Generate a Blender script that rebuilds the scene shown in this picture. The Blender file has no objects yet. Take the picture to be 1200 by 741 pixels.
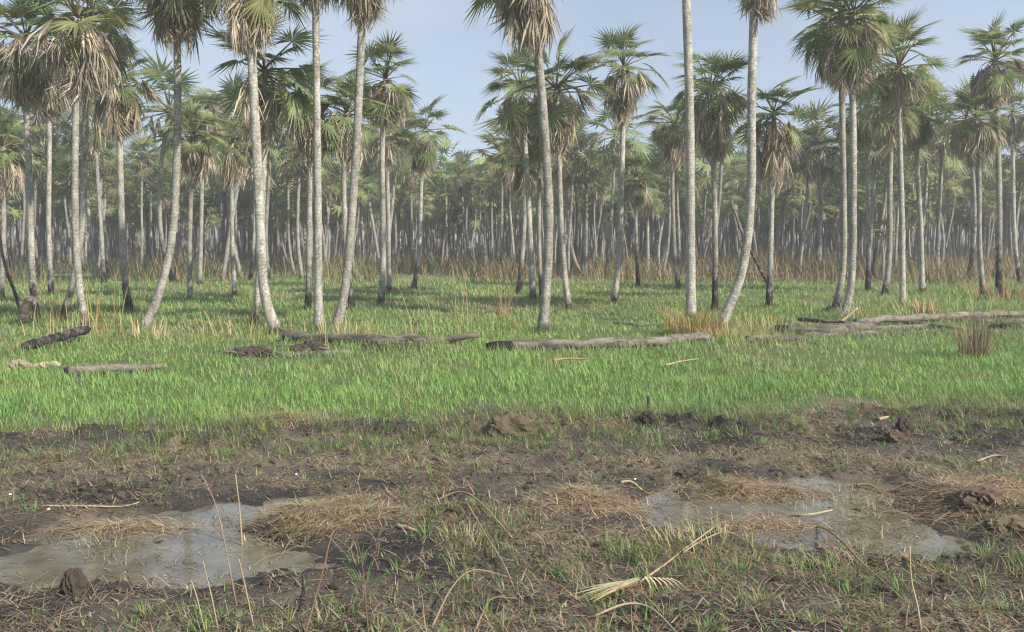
import bpy, math, random
import numpy as np
from mathutils import Vector

SC = bpy.context.scene
COL = SC.collection
R = math.radians
random.seed(7)
RNG = np.random.default_rng(11)

# ------------------------------------------------------------------ camera
CAM_H, F, PITCH = 1.70, 1177.0, R(4.155)
cd = bpy.data.cameras.new('camera')
cam = bpy.data.objects.new('camera', cd)
COL.objects.link(cam)
cam.location = (0, 0, CAM_H)
cam.rotation_euler = (math.pi / 2 - PITCH, 0, 0)
cd.sensor_fit = 'HORIZONTAL'
cd.angle = 2 * math.atan(600 / F)
cd.clip_start, cd.clip_end = 0.05, 5000
SC.camera = cam

# ------------------------------------------------------------------ light, sky, exposure
SUN_AZ, SUN_EL = R(128), R(36)          # azimuth clockwise from +Y: behind the camera, to the right
w = bpy.data.worlds.new('World')
SC.world = w
w.use_nodes = True
nt = w.node_tree
nt.nodes.clear()
wo = nt.nodes.new('ShaderNodeOutputWorld')
bg = nt.nodes.new('ShaderNodeBackground')
sky = nt.nodes.new('ShaderNodeTexSky')
sky.sky_type = 'NISHITA'
sky.sun_disc = False
sky.sun_elevation, sky.sun_rotation = SUN_EL, SUN_AZ
sky.air_density, sky.dust_density, sky.ozone_density = 1.0, 0.6, 2.5
# thin grey-blue cloud veil over the whole sky
tc = nt.nodes.new('ShaderNodeTexCoord')
mp = nt.nodes.new('ShaderNodeMapping')
mp.inputs['Scale'].default_value = (1.0, 1.0, 3.0)
nz = nt.nodes.new('ShaderNodeTexNoise')
nz.inputs['Scale'].default_value = 2.2
nz.inputs['Detail'].default_value = 5
nz.inputs['Roughness'].default_value = 0.5
rp = nt.nodes.new('ShaderNodeMapRange')
rp.inputs['From Min'].default_value, rp.inputs['From Max'].default_value = 0.35, 0.7
rp.inputs['To Min'].default_value, rp.inputs['To Max'].default_value = 0.60, 0.94
mx = nt.nodes.new('ShaderNodeMix')
mx.data_type = 'RGBA'
nz2 = nt.nodes.new('ShaderNodeTexNoise')
nz2.inputs['Scale'].default_value = 1.8
nz2.inputs['Detail'].default_value = 6
nz2.inputs['Roughness'].default_value = 0.52
nz2.inputs['Distortion'].default_value = 0.0
rp2 = nt.nodes.new('ShaderNodeMapRange')
rp2.inputs['From Min'].default_value, rp2.inputs['From Max'].default_value = 0.34, 0.66
cl = nt.nodes.new('ShaderNodeMix')
cl.data_type = 'RGBA'
cl.inputs['A'].default_value = (2.1, 2.65, 3.75, 1)
cl.inputs['B'].default_value = (3.3, 3.75, 4.5, 1)
nt.links.new(mp.outputs['Vector'], nz2.inputs['Vector'])
nt.links.new(nz2.outputs['Fac'], rp2.inputs['Value'])
nt.links.new(rp2.outputs['Result'], cl.inputs['Factor'])
nt.links.new(cl.outputs['Result'], mx.inputs['B'])
nt.links.new(tc.outputs['Generated'], mp.inputs['Vector'])
nt.links.new(mp.outputs['Vector'], nz.inputs['Vector'])
nt.links.new(nz.outputs['Fac'], rp.inputs['Value'])
nt.links.new(rp.outputs['Result'], mx.inputs['Factor'])
nt.links.new(sky.outputs['Color'], mx.inputs['A'])
nt.links.new(mx.outputs['Result'], bg.inputs['Color'])
bg.inputs['Strength'].default_value = 0.108
nt.links.new(bg.outputs['Background'], wo.inputs['Surface'])

sl = bpy.data.lights.new('sun', 'SUN')
sl.energy, sl.angle, sl.color = 4.3, R(0.6), (1.0, 0.93, 0.82)
so = bpy.data.objects.new('sun', sl)
COL.objects.link(so)
sd = Vector((math.sin(SUN_AZ) * math.cos(SUN_EL), math.cos(SUN_AZ) * math.cos(SUN_EL), math.sin(SUN_EL)))
so.rotation_euler = sd.to_track_quat('Z', 'Y').to_euler()
so.location = sd * 60

SC.view_settings.view_transform = 'Standard'
SC.view_settings.look = 'None'
SC.view_settings.exposure = 0.7
SC.view_settings.gamma = 1.0
SC.render.engine = 'CYCLES'
cy = SC.cycles
cy.use_adaptive_sampling = False
SC.cycles.filter_width = 1.25
cy.use_denoising = True
cy.max_bounces = 6
cy.diffuse_bounces, cy.glossy_bounces = 3, 2
cy.transmission_bounces, cy.volume_bounces, cy.transparent_max_bounces = 2, 0, 4

HAZE = 0.0019

# ------------------------------------------------------------------ pixel <-> place
SP, CP = math.sin(PITCH), math.cos(PITCH)


def ray(px, py):
    u, v = (px - 600) / F, (370.5 - py) / F
    return Vector((u, CP + v * SP, -SP + v * CP))


def at(px, py, Y):
    d = ray(px, py)
    return Vector((0, 0, CAM_H)) + d * (Y / d.y)


def gp(px, py, z=0.0):
    d = ray(px, py)
    return Vector((0, 0, CAM_H)) + d * ((z - CAM_H) / d.z)


# ------------------------------------------------------------------ noise
TAB = RNG.random((256, 256))


def vnoise(x, y):
    xi, yi = np.floor(x).astype(int), np.floor(y).astype(int)
    fx, fy = x - xi, y - yi
    fx, fy = fx * fx * (3 - 2 * fx), fy * fy * (3 - 2 * fy)
    a, b = TAB[xi & 255, yi & 255], TAB[(xi + 1) & 255, yi & 255]
    c, d = TAB[xi & 255, (yi + 1) & 255], TAB[(xi + 1) & 255, (yi + 1) & 255]
    return (a * (1 - fx) + b * fx) * (1 - fy) + (c * (1 - fx) + d * fx) * fy


def fbm(x, y, o=4):
    s, a, n = 0.0, 1.0, 0.0
    for i in range(o):
        s = s + a * vnoise(x + 17.3 * i, y - 9.1 * i)
        n += a
        a *= 0.5
        x, y = x * 2.03, y * 2.03
    return s / n * 2 - 1


def sstep(a, b, x):
    t = np.clip((x - a) / (b - a), 0, 1)
    return t * t * (3 - 2 * t)


def sdf(poly, x, y):
    """signed distance to a polygon, negative inside"""
    x, y = np.asarray(x, float), np.asarray(y, float)
    d = np.full(x.shape, 1e9)
    ins = np.zeros(x.shape, bool)
    n = len(poly)
    for i in range(n):
        ax, ay = poly[i]
        bx, by = poly[(i + 1) % n]
        ex, ey = bx - ax, by - ay
        t = np.clip(((x - ax) * ex + (y - ay) * ey) / (ex * ex + ey * ey + 1e-12), 0, 1)
        d = np.minimum(d, (x - ax - t * ex) ** 2 + (y - ay - t * ey) ** 2)
        c = ((ay > y) != (by > y)) & (x < (bx - ax) * (y - ay) / (by - ay + 1e-12) + ax)
        ins ^= c
    d = np.sqrt(d)
    return np.where(ins, -d, d)


WATER_Z = -0.135
PUDDLE_L = [gp(*p, WATER_Z) for p in [(-60, 660), (0, 645), (40, 622), (110, 606), (180, 606), (250, 588), (330, 580), (390, 584),
            (335, 606), (300, 628), (345, 640), (405, 648), (395, 676), (310, 694), (200, 692), (120, 684), (50, 690), (-60, 690)]]
PUDDLE_R = [gp(*p, WATER_Z) for p in [(738, 604), (750, 584), (775, 568), (850, 574), (900, 566), (960, 556), (1045, 558), (1075, 584),
            (1105, 612), (1150, 648), (1085, 658), (1010, 642), (940, 648), (850, 640), (780, 624)]]
PUDDLE_L = [(p.x, p.y) for p in PUDDLE_L]
PUDDLE_R = [(p.x, p.y) for p in PUDDLE_R]
# straw mounds: pixel of foot, radius x, radius y, height
MOUNDS = [(385, 610, .36, .34, .075), (150, 612, .42, .14, .05), (1165, 592, .62, .55, .10), (690, 592, .36, .34, .05),
          (880, 572, .55, .22, .06), (895, 608, .30, .18, .055), (340, 505, .45, .22, .05)]
MND = []
for (a, b, rx, ry, hh) in MOUNDS:
    q = gp(a, b, -0.09)
    MND.append((q.x, q.y, rx, ry, hh))


def edge(x):
    return 9.45 + 0.15 * x + 0.55 * fbm(x * 0.55 + 3.1, x * 0.0 + 0.7, 3) + 0.25 * fbm(x * 2.3, x * 0 + 5.2, 2)


def puddle(x, y):
    n = 0.22 * fbm(x * 2.1 + 4, y * 2.1, 3) + 0.05 * fbm(x * 9, y * 9, 2)
    return np.minimum(sdf(PUDDLE_L, x, y), sdf(PUDDLE_R, x, y)) + n * 0.8


def H(x, y):
    x, y = np.asarray(x, float), np.asarray(y, float)
    m = sstep(-0.45, 0.15, y - edge(x))
    near = 1 - sstep(14, 22, y)
    h = -0.085 * (1 - m)
    big = fbm(x * 1.5 + 1.7, y * 1.5, 3)
    mid = fbm(x * 5.5, y * 5.5 + 3.3, 3)
    rid = 1 - np.abs(fbm(x * 9 + 8, y * 9, 3)) * 2
    fine = fbm(x * 24, y * 24, 2)
    h = h + (1 - m) * (big * 0.05 + mid * 0.035 + (rid - 0.5) * 0.02 + fine * 0.016)
    h = h + m * near * (big * 0.03 + mid * 0.015)
    h = h + (1 - near) * fbm(x * 0.12, y * 0.12, 3) * 0.06
    # broken bank with clods along the grass edge
    e = np.exp(-((y - edge(x) + 0.12) / 0.22) ** 2)
    h = h + e * (np.maximum(mid, 0) * 0.13 + 0.015)
    h = h + (1 - sstep(4.2, 5.2, y)) * 0.03
    sd_ = puddle(x, y)
    dep = sstep(0.16, -0.22, sd_)
    h = h * (1 - dep) + dep * (-0.168 + mid * 0.055 + big * 0.025 + fine * 0.008)
    for (cx, cy_, rx, ry, hh) in MND:
        g = np.exp(-(((x - cx) / rx) ** 2 + ((y - cy_) / ry) ** 2) * 1.6)
        h = h + g * hh * (1 + 0.5 * mid)
    return h


def h1(x, y):
    return float(H(np.array([x]), np.array([y]))[0])


def ground(px, py):
    z = -0.05
    for _ in range(6):
        q = gp(px, py, z)
        z = h1(q.x, q.y)
    q.z = z
    return q


# ------------------------------------------------------------------ mesh helpers
def tri_mesh(name, V, Fc, mat, col=None, smooth=False, flt=None):
    V, Fc = np.asarray(V, np.float32), np.asarray(Fc, np.int32)
    me = bpy.data.meshes.new(name)
    me.vertices.add(len(V))
    me.vertices.foreach_set('co', V.ravel())
    k = Fc.shape[1]
    me.loops.add(Fc.size)
    me.loops.foreach_set('vertex_index', Fc.ravel())
    me.polygons.add(len(Fc))
    me.polygons.foreach_set('loop_start', np.arange(0, Fc.size, k, dtype=np.int32))
    me.polygons.foreach_set('loop_total', np.full(len(Fc), k, np.int32))
    me.polygons.foreach_set('use_smooth', np.full(len(Fc), smooth, bool))
    me.update(calc_edges=True)
    if col is not None:
        c = np.ones((len(V), 4), np.float32)
        c[:, :col.shape[1]] = col
        at_ = me.color_attributes.new('tint', 'FLOAT_COLOR', 'POINT')
        at_.data.foreach_set('color', c.ravel())
    for nm, arr in (flt or {}).items():
        a_ = me.attributes.new(nm, 'FLOAT', 'POINT')
        a_.data.foreach_set('value', np.asarray(arr, np.float32))
    me.materials.append(mat)
    return me


def link(name, me, parent=None, loc=(0, 0, 0), rot=(0, 0, 0), scale=None):
    o = bpy.data.objects.new(name, me)
    COL.objects.link(o)
    o.location, o.rotation_euler = loc, rot
    if scale is not None:
        o.scale = (scale,) * 3 if isinstance(scale, (int, float)) else scale
    o.parent = parent
    return o


def tag(o, label=None, cat=None, group=None, kind=None):
    for k, v in (('label', label), ('category', cat), ('group', group), ('kind', kind)):
        if v:
            o[k] = v
    return o


def blades(P, h, wd, az, lean, bend, col, seg=2, tipw=0.0, face=None, droop=0.0):
    """ribbons growing from P: returns V, F(tri), C"""
    n = len(P)
    t = np.linspace(0, 1, seg + 1)
    dx, dy = np.cos(az), np.sin(az)
    fa = az if face is None else face
    sx, sy = -np.sin(fa), np.cos(fa)
    V = np.zeros((n, 2 * seg + 1, 3), np.float32)
    for i in range(seg + 1):
        hz = h * (t[i] * np.sin(lean) + bend * t[i] ** 2)
        vz = h * (t[i] * np.cos(lean) - droop * t[i] ** 2)
        ww = wd * (0.5 if i == 0 else 0.5 * (1 - t[i] ** 1.6)) if i < seg else 0
        c = np.stack([P[:, 0] + dx * hz, P[:, 1] + dy * hz, P[:, 2] + vz], 1)
        if i < seg:
            o = np.stack([sx * ww, sy * ww, sx * 0], 1)
            V[:, 2 * i] = c - o
            V[:, 2 * i + 1] = c + o
        else:
            V[:, 2 * i] = c
    f = []
    for i in range(seg - 1):
        f += [(2 * i, 2 * i + 1, 2 * i + 3), (2 * i, 2 * i + 3, 2 * i + 2)]
    f.append((2 * seg - 2, 2 * seg - 1, 2 * seg))
    f = np.array(f)
    nv = 2 * seg + 1
    Fc = (f[None] + (np.arange(n) * nv)[:, None, None]).reshape(-1, 3)
    C = np.repeat(col[:, None, :], nv, 1).reshape(-1, col.shape[1])
    return V.reshape(-1, 3), Fc, C


def join(parts):
    Vs, Fs, Cs, k = [], [], [], 0
    for V, Fc, C in parts:
        Vs.append(V)
        Fs.append(Fc + k)
        Cs.append(C)
        k += len(V)
    return np.concatenate(Vs), np.concatenate(Fs), np.concatenate(Cs)


def catmull(pts, n):
    pts = [Vector(p) for p in pts]
    P = [pts[0] * 2 - pts[1]] + pts + [pts[-1] * 2 - pts[-2]]
    out = []
    segs = len(pts) - 1
    for i in range(n + 1):
        s = i / n * segs
        k = min(int(s), segs - 1)
        t = s - k
        a, b, c, d = P[k], P[k + 1], P[k + 2], P[k + 3]
        out.append(0.5 * (2 * b + (c - a) * t + (2 * a - 5 * b + 4 * c - d) * t * t + (3 * b - a - 3 * c + d) * t ** 3))
    return out


def tube(pts, rad, sides=8, rough=0.0, cap=True, rs=0):
    """pts: list of Vector, rad: list; returns V (n,3), F quads as tris, along"""
    rg = np.random.default_rng(rs + 5)
    V, al = [], []
    n = len(pts)
    acc = 0.0
    ref = Vector((0, 1, 0.13))
    for i, p in enumerate(pts):
        tg = (pts[min(i + 1, n - 1)] - pts[max(i - 1, 0)]).normalized()
        if abs(tg.dot(ref)) > 0.95:
            ref = Vector((1, 0, 0.1))
        a = tg.cross(ref).normalized()
        b = tg.cross(a).normalized()
        if i:
            acc += (p - pts[i - 1]).length
        for j in range(sides):
            th = 2 * math.pi * j / sides
            r_ = rad[i] * (1 + rough * (rg.random() * 2 - 1))
            V.append(p + (a * math.cos(th) + b * math.sin(th)) * r_)
            al.append(acc)
    Fc = []
    for i in range(n - 1):
        for j in range(sides):
            k = (j + 1) % sides
            A, B, C_, D = i * sides + j, i * sides + k, (i + 1) * sides + k, (i + 1) * sides + j
            Fc += [(A, C_, B), (A, D, C_)]
    if cap:
        for i in (0, n - 1):
            c = len(V)
            V.append(pts[i].copy())
            al.append(al[i * sides])
            for j in range(sides):
                k = (j + 1) % sides
                Fc.append((c, i * sides + j, i * sides + k) if i == 0 else (c, i * sides + k, i * sides + j))
    return np.array([tuple(v) for v in V]), np.array(Fc), np.array(al)


# ------------------------------------------------------------------ materials
def new_mat(name):
    m = bpy.data.materials.new(name)
    m.use_nodes = True
    n = m.node_tree
    n.nodes.clear()
    out = n.nodes.new('ShaderNodeOutputMaterial')
    return m, n, out


def N(nt_, typ, **kw):
    nd = nt_.nodes.new(typ)
    for k, v in kw.items():
        if k in nd.inputs:
            nd.inputs[k].default_value = v
        else:
            setattr(nd, k, v)
    return nd


def leaf_mat(name, base=None, vary=0.25, trans=0.35, use_tint=True, hue=0.03, rough=0.55):
    m, n, out = new_mat(name)
    L = n.links.new
    if use_tint:
        c = N(n, 'ShaderNodeVertexColor', layer_name='tint').outputs['Color']
    else:
        c = N(n, 'ShaderNodeRGB')
        c.outputs[0].default_value = (*base, 1)
        c = c.outputs[0]
    oi = N(n, 'ShaderNodeObjectInfo')
    mr = N(n, 'ShaderNodeMapRange')
    mr.inputs['To Min'].default_value, mr.inputs['To Max'].default_value = 1 - vary, 1 + vary
    L(oi.outputs['Random'], mr.inputs['Value'])
    m2 = N(n, 'ShaderNodeMapRange')
    m2.inputs['To Min'].default_value, m2.inputs['To Max'].default_value = 0.5 - hue, 0.5 + hue
    ml = N(n, 'ShaderNodeMath', operation='MULTIPLY')
    ml.inputs[1].default_value = 7.31
    fr = N(n, 'ShaderNodeMath', operation='FRACT')
    L(oi.outputs['Random'], ml.inputs[0])
    L(ml.outputs[0], fr.inputs[0])
    L(fr.outputs[0], m2.inputs['Value'])
    hs = N(n, 'ShaderNodeHueSaturation')
    L(m2.outputs[0], hs.inputs['Hue'])
    L(mr.outputs[0], hs.inputs['Value'])
    L(c, hs.inputs['Color'])
    pr = N(n, 'ShaderNodeBsdfPrincipled', Roughness=rough)
    pr.inputs['Specular IOR Level'].default_value = 0.35
    L(hs.outputs[0], pr.inputs['Base Color'])
    tr = N(n, 'ShaderNodeBsdfTranslucent')
    L(hs.outputs[0], tr.inputs['Color'])
    ms = N(n, 'ShaderNodeMixShader')
    ms.inputs[0].default_value = trans
    L(pr.outputs[0], ms.inputs[1])
    L(tr.outputs[0], ms.inputs[2])
    L(ms.outputs[0], out.inputs[0])
    return m


def bark_mat(name, light, dark, ringscale=9.0, lichen=0.5, rings=True, stretch=(1, 1, 0.5)):
    """palm bark: leaf-scar rings along the stem, pale lichen blotches, charring where 'char' is high"""
    m, n, out = new_mat(name)
    L = n.links.new
    tc_ = N(n, 'ShaderNodeTexCoord')
    mp_ = N(n, 'ShaderNodeMapping')
    mp_.inputs['Scale'].default_value = stretch
    L(tc_.outputs['Object'], mp_.inputs['Vector'])
    oi = N(n, 'ShaderNodeObjectInfo')
    n1 = N(n, 'ShaderNodeTexNoise', Scale=9.0, Detail=6.0, Roughness=0.65)
    L(mp_.outputs[0], n1.inputs['Vector'])
    r1 = N(n, 'ShaderNodeMapRange')
    r1.inputs['From Min'].default_value, r1.inputs['From Max'].default_value = 0.36, 0.62
    L(n1.outputs['Fac'], r1.inputs['Value'])
    mixc = N(n, 'ShaderNodeMix', data_type='RGBA')
    mixc.inputs['A'].default_value = (*dark, 1)
    mixc.inputs['B'].default_value = (*light, 1)
    L(r1.outputs[0], mixc.inputs['Factor'])
    # lichen spots
    n2 = N(n, 'ShaderNodeTexNoise', Scale=22.0, Detail=3.0, Roughness=0.6)
    L(tc_.outputs['Object'], n2.inputs['Vector'])
    r2 = N(n, 'ShaderNodeMapRange')
    r2.inputs['From Min'].default_value, r2.inputs['From Max'].default_value = 0.55, 0.6
    r2.inputs['To Max'].default_value = lichen
    L(n2.outputs['Fac'], r2.inputs['Value'])
    mix2 = N(n, 'ShaderNodeMix', data_type='RGBA')
    mix2.inputs['B'].default_value = (0.62, 0.61, 0.56, 1)
    L(mixc.outputs['Result'], mix2.inputs['A'])
    L(r2.outputs[0], mix2.inputs['Factor'])
    n5 = N(n, 'ShaderNodeTexNoise', Scale=1.7, Detail=4.0, Roughness=0.6)
    L(tc_.outputs['Object'], n5.inputs['Vector'])
    r5 = N(n, 'ShaderNodeMapRange')
    r5.inputs['From Min'].default_value, r5.inputs['From Max'].default_value = 0.42, 0.68
    r5.inputs['To Max'].default_value = 0.5
    L(n5.outputs['Fac'], r5.inputs['Value'])
    mix2b = N(n, 'ShaderNodeMix', data_type='RGBA')
    mix2b.inputs['B'].default_value = (dark[0] * 0.9, dark[1] * 0.86, dark[2] * 0.72, 1)
    L(mix2.outputs['Result'], mix2b.inputs['A'])
    L(r5.outputs[0], mix2b.inputs['Factor'])
    # rings
    al = N(n, 'ShaderNodeAttribute', attribute_name='along')
    wob = N(n, 'ShaderNodeMath', operation='MULTIPLY_ADD')
    wob.inputs[1].default_value = 0.07
    L(n1.outputs['Fac'], wob.inputs[0])
    L(al.outputs['Fac'], wob.inputs[2])
    sn0 = N(n, 'ShaderNodeMath', operation='MULTIPLY')
    sn0.inputs[1].default_value = 2 * math.pi * ringscale
    L(wob.outputs[0], sn0.inputs[0])
    sn = N(n, 'ShaderNodeMath', operation='SINE')
    L(sn0.outputs[0], sn.inputs[0])
    rr = N(n, 'ShaderNodeMapRange')
    rr.inputs['From Min'].default_value, rr.inputs['From Max'].default_value = 0.55, 1.0
    rr.inputs['To Max'].default_value = 0.32 if rings else 0.0
    L(sn.outputs[0], rr.inputs['Value'])
    mix3 = N(n, 'ShaderNodeMix', data_type='RGBA')
    rm_ = N(n, 'ShaderNodeMath', operation='MULTIPLY')
    L(rr.outputs[0], rm_.inputs[0])
    L(n5.outputs['Fac'], rm_.inputs[1])
    mix3.inputs['B'].default_value = (dark[0] * 0.55, dark[1] * 0.55, dark[2] * 0.55, 1)
    L(mix2b.outputs['Result'], mix3.inputs['A'])
    L(rm_.outputs[0], mix3.inputs['Factor'])
    # per tree tone
    mr = N(n, 'ShaderNodeMapRange')
    mr.inputs['To Min'].default_value, mr.inputs['To Max'].default_value = 0.78, 1.15
    L(oi.outputs['Random'], mr.inputs['Value'])
    hs = N(n, 'ShaderNodeHueSaturation')
    L(mix3.outputs['Result'], hs.inputs['Color'])
    L(mr.outputs[0], hs.inputs['Value'])
    # charring
    ch = N(n, 'ShaderNodeAttribute', attribute_name='char')
    n3 = N(n, 'ShaderNodeTexNoise', Scale=6.0, Detail=5.0, Roughness=0.7)
    L(mp_.outputs[0], n3.inputs['Vector'])
    ad = N(n, 'ShaderNodeMath', operation='ADD')
    L(ch.outputs['Fac'], ad.inputs[0])
    L(n3.outputs['Fac'], ad.inputs[1])
    r3 = N(n, 'ShaderNodeMapRange')
    r3.inputs['From Min'].default_value, r3.inputs['From Max'].default_value = 0.85, 1.15
    L(ad.outputs[0], r3.inputs['Value'])
    mix4 = N(n, 'ShaderNodeMix', data_type='RGBA')
    mix4.inputs['B'].default_value = (0.022, 0.02, 0.019, 1)
    L(hs.outputs[0], mix4.inputs['A'])
    L(r3.outputs[0], mix4.inputs['Factor'])
    pr = N(n, 'ShaderNodeBsdfPrincipled', Roughness=0.9)
    pr.inputs['Specular IOR Level'].default_value = 0.2
    L(mix4.outputs['Result'], pr.inputs['Base Color'])
    hsum = N(n, 'ShaderNodeMath', operation='MULTIPLY_ADD')
    hsum.inputs[1].default_value = -0.6
    L(rr.outputs[0], hsum.inputs[0])
    L(n1.outputs['Fac'], hsum.inputs[2])
    bp = N(n, 'ShaderNodeBump', Strength=0.6, Distance=0.02)
    L(hsum.outputs[0], bp.inputs['Height'])
    L(bp.outputs[0], pr.inputs['Normal'])
    L(pr.outputs[0], out.inputs[0])
    return m


def ground_mat():
    m, n, out = new_mat('ground_soil')
    L = n.links.new
    tn = N(n, 'ShaderNodeVertexColor', layer_name='tint')
    sp = N(n, 'ShaderNodeSeparateColor')
    L(tn.outputs['Color'], sp.inputs[0])
    tc_ = N(n, 'ShaderNodeTexCoord')
    a = N(n, 'ShaderNodeTexNoise', Scale=3.0, Detail=8.0, Roughness=0.65)
    b = N(n, 'ShaderNodeTexNoise', Scale=28.0, Detail=6.0, Roughness=0.7)
    L(tc_.outputs['Object'], a.inputs['Vector'])
    L(tc_.outputs['Object'], b.inputs['Vector'])
    # mud colours
    cr = N(n, 'ShaderNodeValToRGB')
    e = cr.color_ramp.elements
    e[0].position, e[0].color = 0.30, (0.034, 0.028, 0.023, 1)
    e[1].position, e[1].color = 0.70, (0.19, 0.162, 0.125, 1)
    e2 = cr.color_ramp.elements.new(0.48)
    e2.color = (0.084, 0.071, 0.057, 1)
    av = N(n, 'ShaderNodeMix', data_type='FLOAT')
    av.inputs['Factor'].default_value = 0.45
    L(a.outputs['Fac'], av.inputs['A'])
    L(b.outputs['Fac'], av.inputs['B'])
    L(av.outputs['Result'], cr.inputs['Fac'])
    # wet black peat
    m1 = N(n, 'ShaderNodeMix', data_type='RGBA')
    m1.inputs['B'].default_value = (0.021, 0.019, 0.018, 1)
    L(cr.outputs['Color'], m1.inputs['A'])
    L(sp.outputs['Green'], m1.inputs['Factor'])
    # dry straw coloured soil
    m2 = N(n, 'ShaderNodeMix', data_type='RGBA')
    m2.inputs['B'].default_value = (0.24, 0.19, 0.125, 1)
    L(m1.outputs['Result'], m2.inputs['A'])
    L(sp.outputs['Blue'], m2.inputs['Factor'])
    # soil under grass
    m3 = N(n, 'ShaderNodeMix', data_type='RGBA')
    L(m2.outputs['Result'], m3.inputs['A'])
    gr = N(n, 'ShaderNodeValToRGB')
    g = gr.color_ramp.elements
    g[0].position, g[0].color = 0.35, (0.06, 0.10, 0.028, 1)
    g[1].position, g[1].color = 0.68, (0.15, 0.19, 0.06, 1)
    L(av.outputs['Result'], gr.inputs['Fac'])
    L(gr.outputs['Color'], m3.inputs['B'])
    L(sp.outputs['Red'], m3.inputs['Factor'])
    pr = N(n, 'ShaderNodeBsdfPrincipled')
    pr.inputs['Specular IOR Level'].default_value = 0.3
    L(m3.outputs['Result'], pr.inputs['Base Color'])
    ro = N(n, 'ShaderNodeMapRange')
    ro.inputs['To Min'].default_value, ro.inputs['To Max'].default_value = 0.95, 0.55
    L(sp.outputs['Green'], ro.inputs['Value'])
    L(ro.outputs[0], pr.inputs['Roughness'])
    bp = N(n, 'ShaderNodeBump', Strength=1.0, Distance=0.05)
    L(av.outputs['Result'], bp.inputs['Height'])
    L(bp.outputs[0], pr.inputs['Normal'])
    L(pr.outputs[0], out.inputs[0])
    return m


def water_mat():
    m, n, out = new_mat('muddy_water')
    L = n.links.new
    tc_ = N(n, 'ShaderNodeTexCoord')
    a = N(n, 'ShaderNodeTexNoise', Scale=3.5, Detail=4.0)
    L(tc_.outputs['Object'], a.inputs['Vector'])
    cr = N(n, 'ShaderNodeValToRGB')
    e = cr.color_ramp.elements
    e[0].position, e[0].color = 0.35, (0.115, 0.10, 0.07, 1)
    e[1].position, e[1].color = 0.65, (0.20, 0.18, 0.135, 1)
    L(a.outputs['Fac'], cr.inputs['Fac'])
    pr = N(n, 'ShaderNodeBsdfPrincipled', Roughness=0.04, IOR=1.4)
    L(cr.outputs['Color'], pr.inputs['Base Color'])
    b = N(n, 'ShaderNodeTexNoise', Scale=14.0, Detail=3.0)
    L(tc_.outputs['Object'], b.inputs['Vector'])
    bp = N(n, 'ShaderNodeBump', Strength=0.05, Distance=0.02)
    L(b.outputs['Fac'], bp.inputs['Height'])
    L(bp.outputs[0], pr.inputs['Normal'])
    L(pr.outputs[0], out.inputs[0])
    return m


M_GRASS = leaf_mat('grass_blade', trans=0.35, vary=0.0, hue=0.0)
M_STRAW = leaf_mat('dry_straw', trans=0.15, vary=0.12, hue=0.01, rough=0.7)
M_FROND = leaf_mat('palm_leaf', trans=0.5, vary=0.30, hue=0.03, rough=0.42)
M_DEAD = leaf_mat('dead_palm_leaf', trans=0.25, vary=0.30, hue=0.012, rough=0.85)
M_BARK = bark_mat('palm_bark', (0.47, 0.445, 0.385), (0.20, 0.185, 0.152), ringscale=15.0, lichen=0.7)
M_LOG = bark_mat('weathered_log', (0.25, 0.22, 0.175), (0.065, 0.056, 0.045), lichen=0.12, rings=False, stretch=(0.22, 1.3, 1.3))
M_STICK = bark_mat('dry_twig', (0.40, 0.30, 0.20), (0.25, 0.17, 0.105), lichen=0.1, rings=False)
M_GROUND = ground_mat()
M_WATER = water_mat()
M_CLOD = leaf_mat('mud_clod', trans=0.0, vary=0.3, hue=0.01, rough=0.95)

# ------------------------------------------------------------------ ground sheet
xs = np.concatenate([-np.geomspace(420, 6.9, 40), np.arange(-6.8, 6.801, 0.034), np.geomspace(6.9, 420, 40)])
ys = np.concatenate([-np.geomspace(60, 3, 12) + 5.4, np.arange(2.5, 11.0, 0.034), np.geomspace(11.05, 450, 130)])
GX, GY = np.meshgrid(xs, ys)
GZ = H(GX, GY)
GZ[np.abs(GX) > 200] *= 0.2
nx, ny = len(xs), len(ys)
V = np.stack([GX, GY, GZ], -1).reshape(-1, 3)
ii = (np.arange(ny - 1)[:, None] * nx + np.arange(nx - 1)[None]).ravel()
Fq = np.stack([ii, ii + 1, ii + nx + 1, ii + nx], 1)
X_, Y_ = GX.ravel(), GY.ravel()
grs = sstep(0.1, 1.5, Y_ - edge(X_) + 0.6 * fbm(X_ * 3, Y_ * 3, 3))
grs = grs * (1 - 0.75 * sstep(40, 54, Y_ + 4 * fbm(X_ * .2, Y_ * .2, 2)))
wet = sstep(-0.05, 0.30, fbm(X_ * 0.8 + 7.7, Y_ * 1.6 + 2.2, 4) + 0.34 * np.exp(-((Y_ - 6.95) / 0.5) ** 2) - 0.3 * np.exp(-((Y_ - 8.2) / 0.5) ** 2)) * 0.85
wet = np.maximum(wet, sstep(0.30, 0.0, puddle(X_, Y_)) * 0.6)
wet = np.clip(wet + 0.5 * np.exp(-((Y_ - edge(X_) + 0.1) / 0.25) ** 2), 0, 0.92)
dry = sstep(0.0, 0.45, fbm(X_ * 1.1 + 31, Y_ * 2.0 + 12, 4) + 0.22 * np.exp(-((Y_ - 8.2) / 0.5) ** 2)) * 0.6
for (cx, cy_, rx, ry, hh) in MND:
    dry = np.maximum(dry, 0.8 * np.exp(-(((X_ - cx) / rx) ** 2 + ((Y_ - cy_) / ry) ** 2) * 1.4))
wet *= (1 - dry * 0.8)
dry = np.maximum(dry, sstep(40, 55, Y_) * 0.45)
wet *= (Y_ < 20)
gm = tri_mesh('ground', V, Fq, M_GROUND, col=np.stack([grs, wet, dry], 1), smooth=True)
tag(link('ground', gm), kind='structure')

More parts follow.
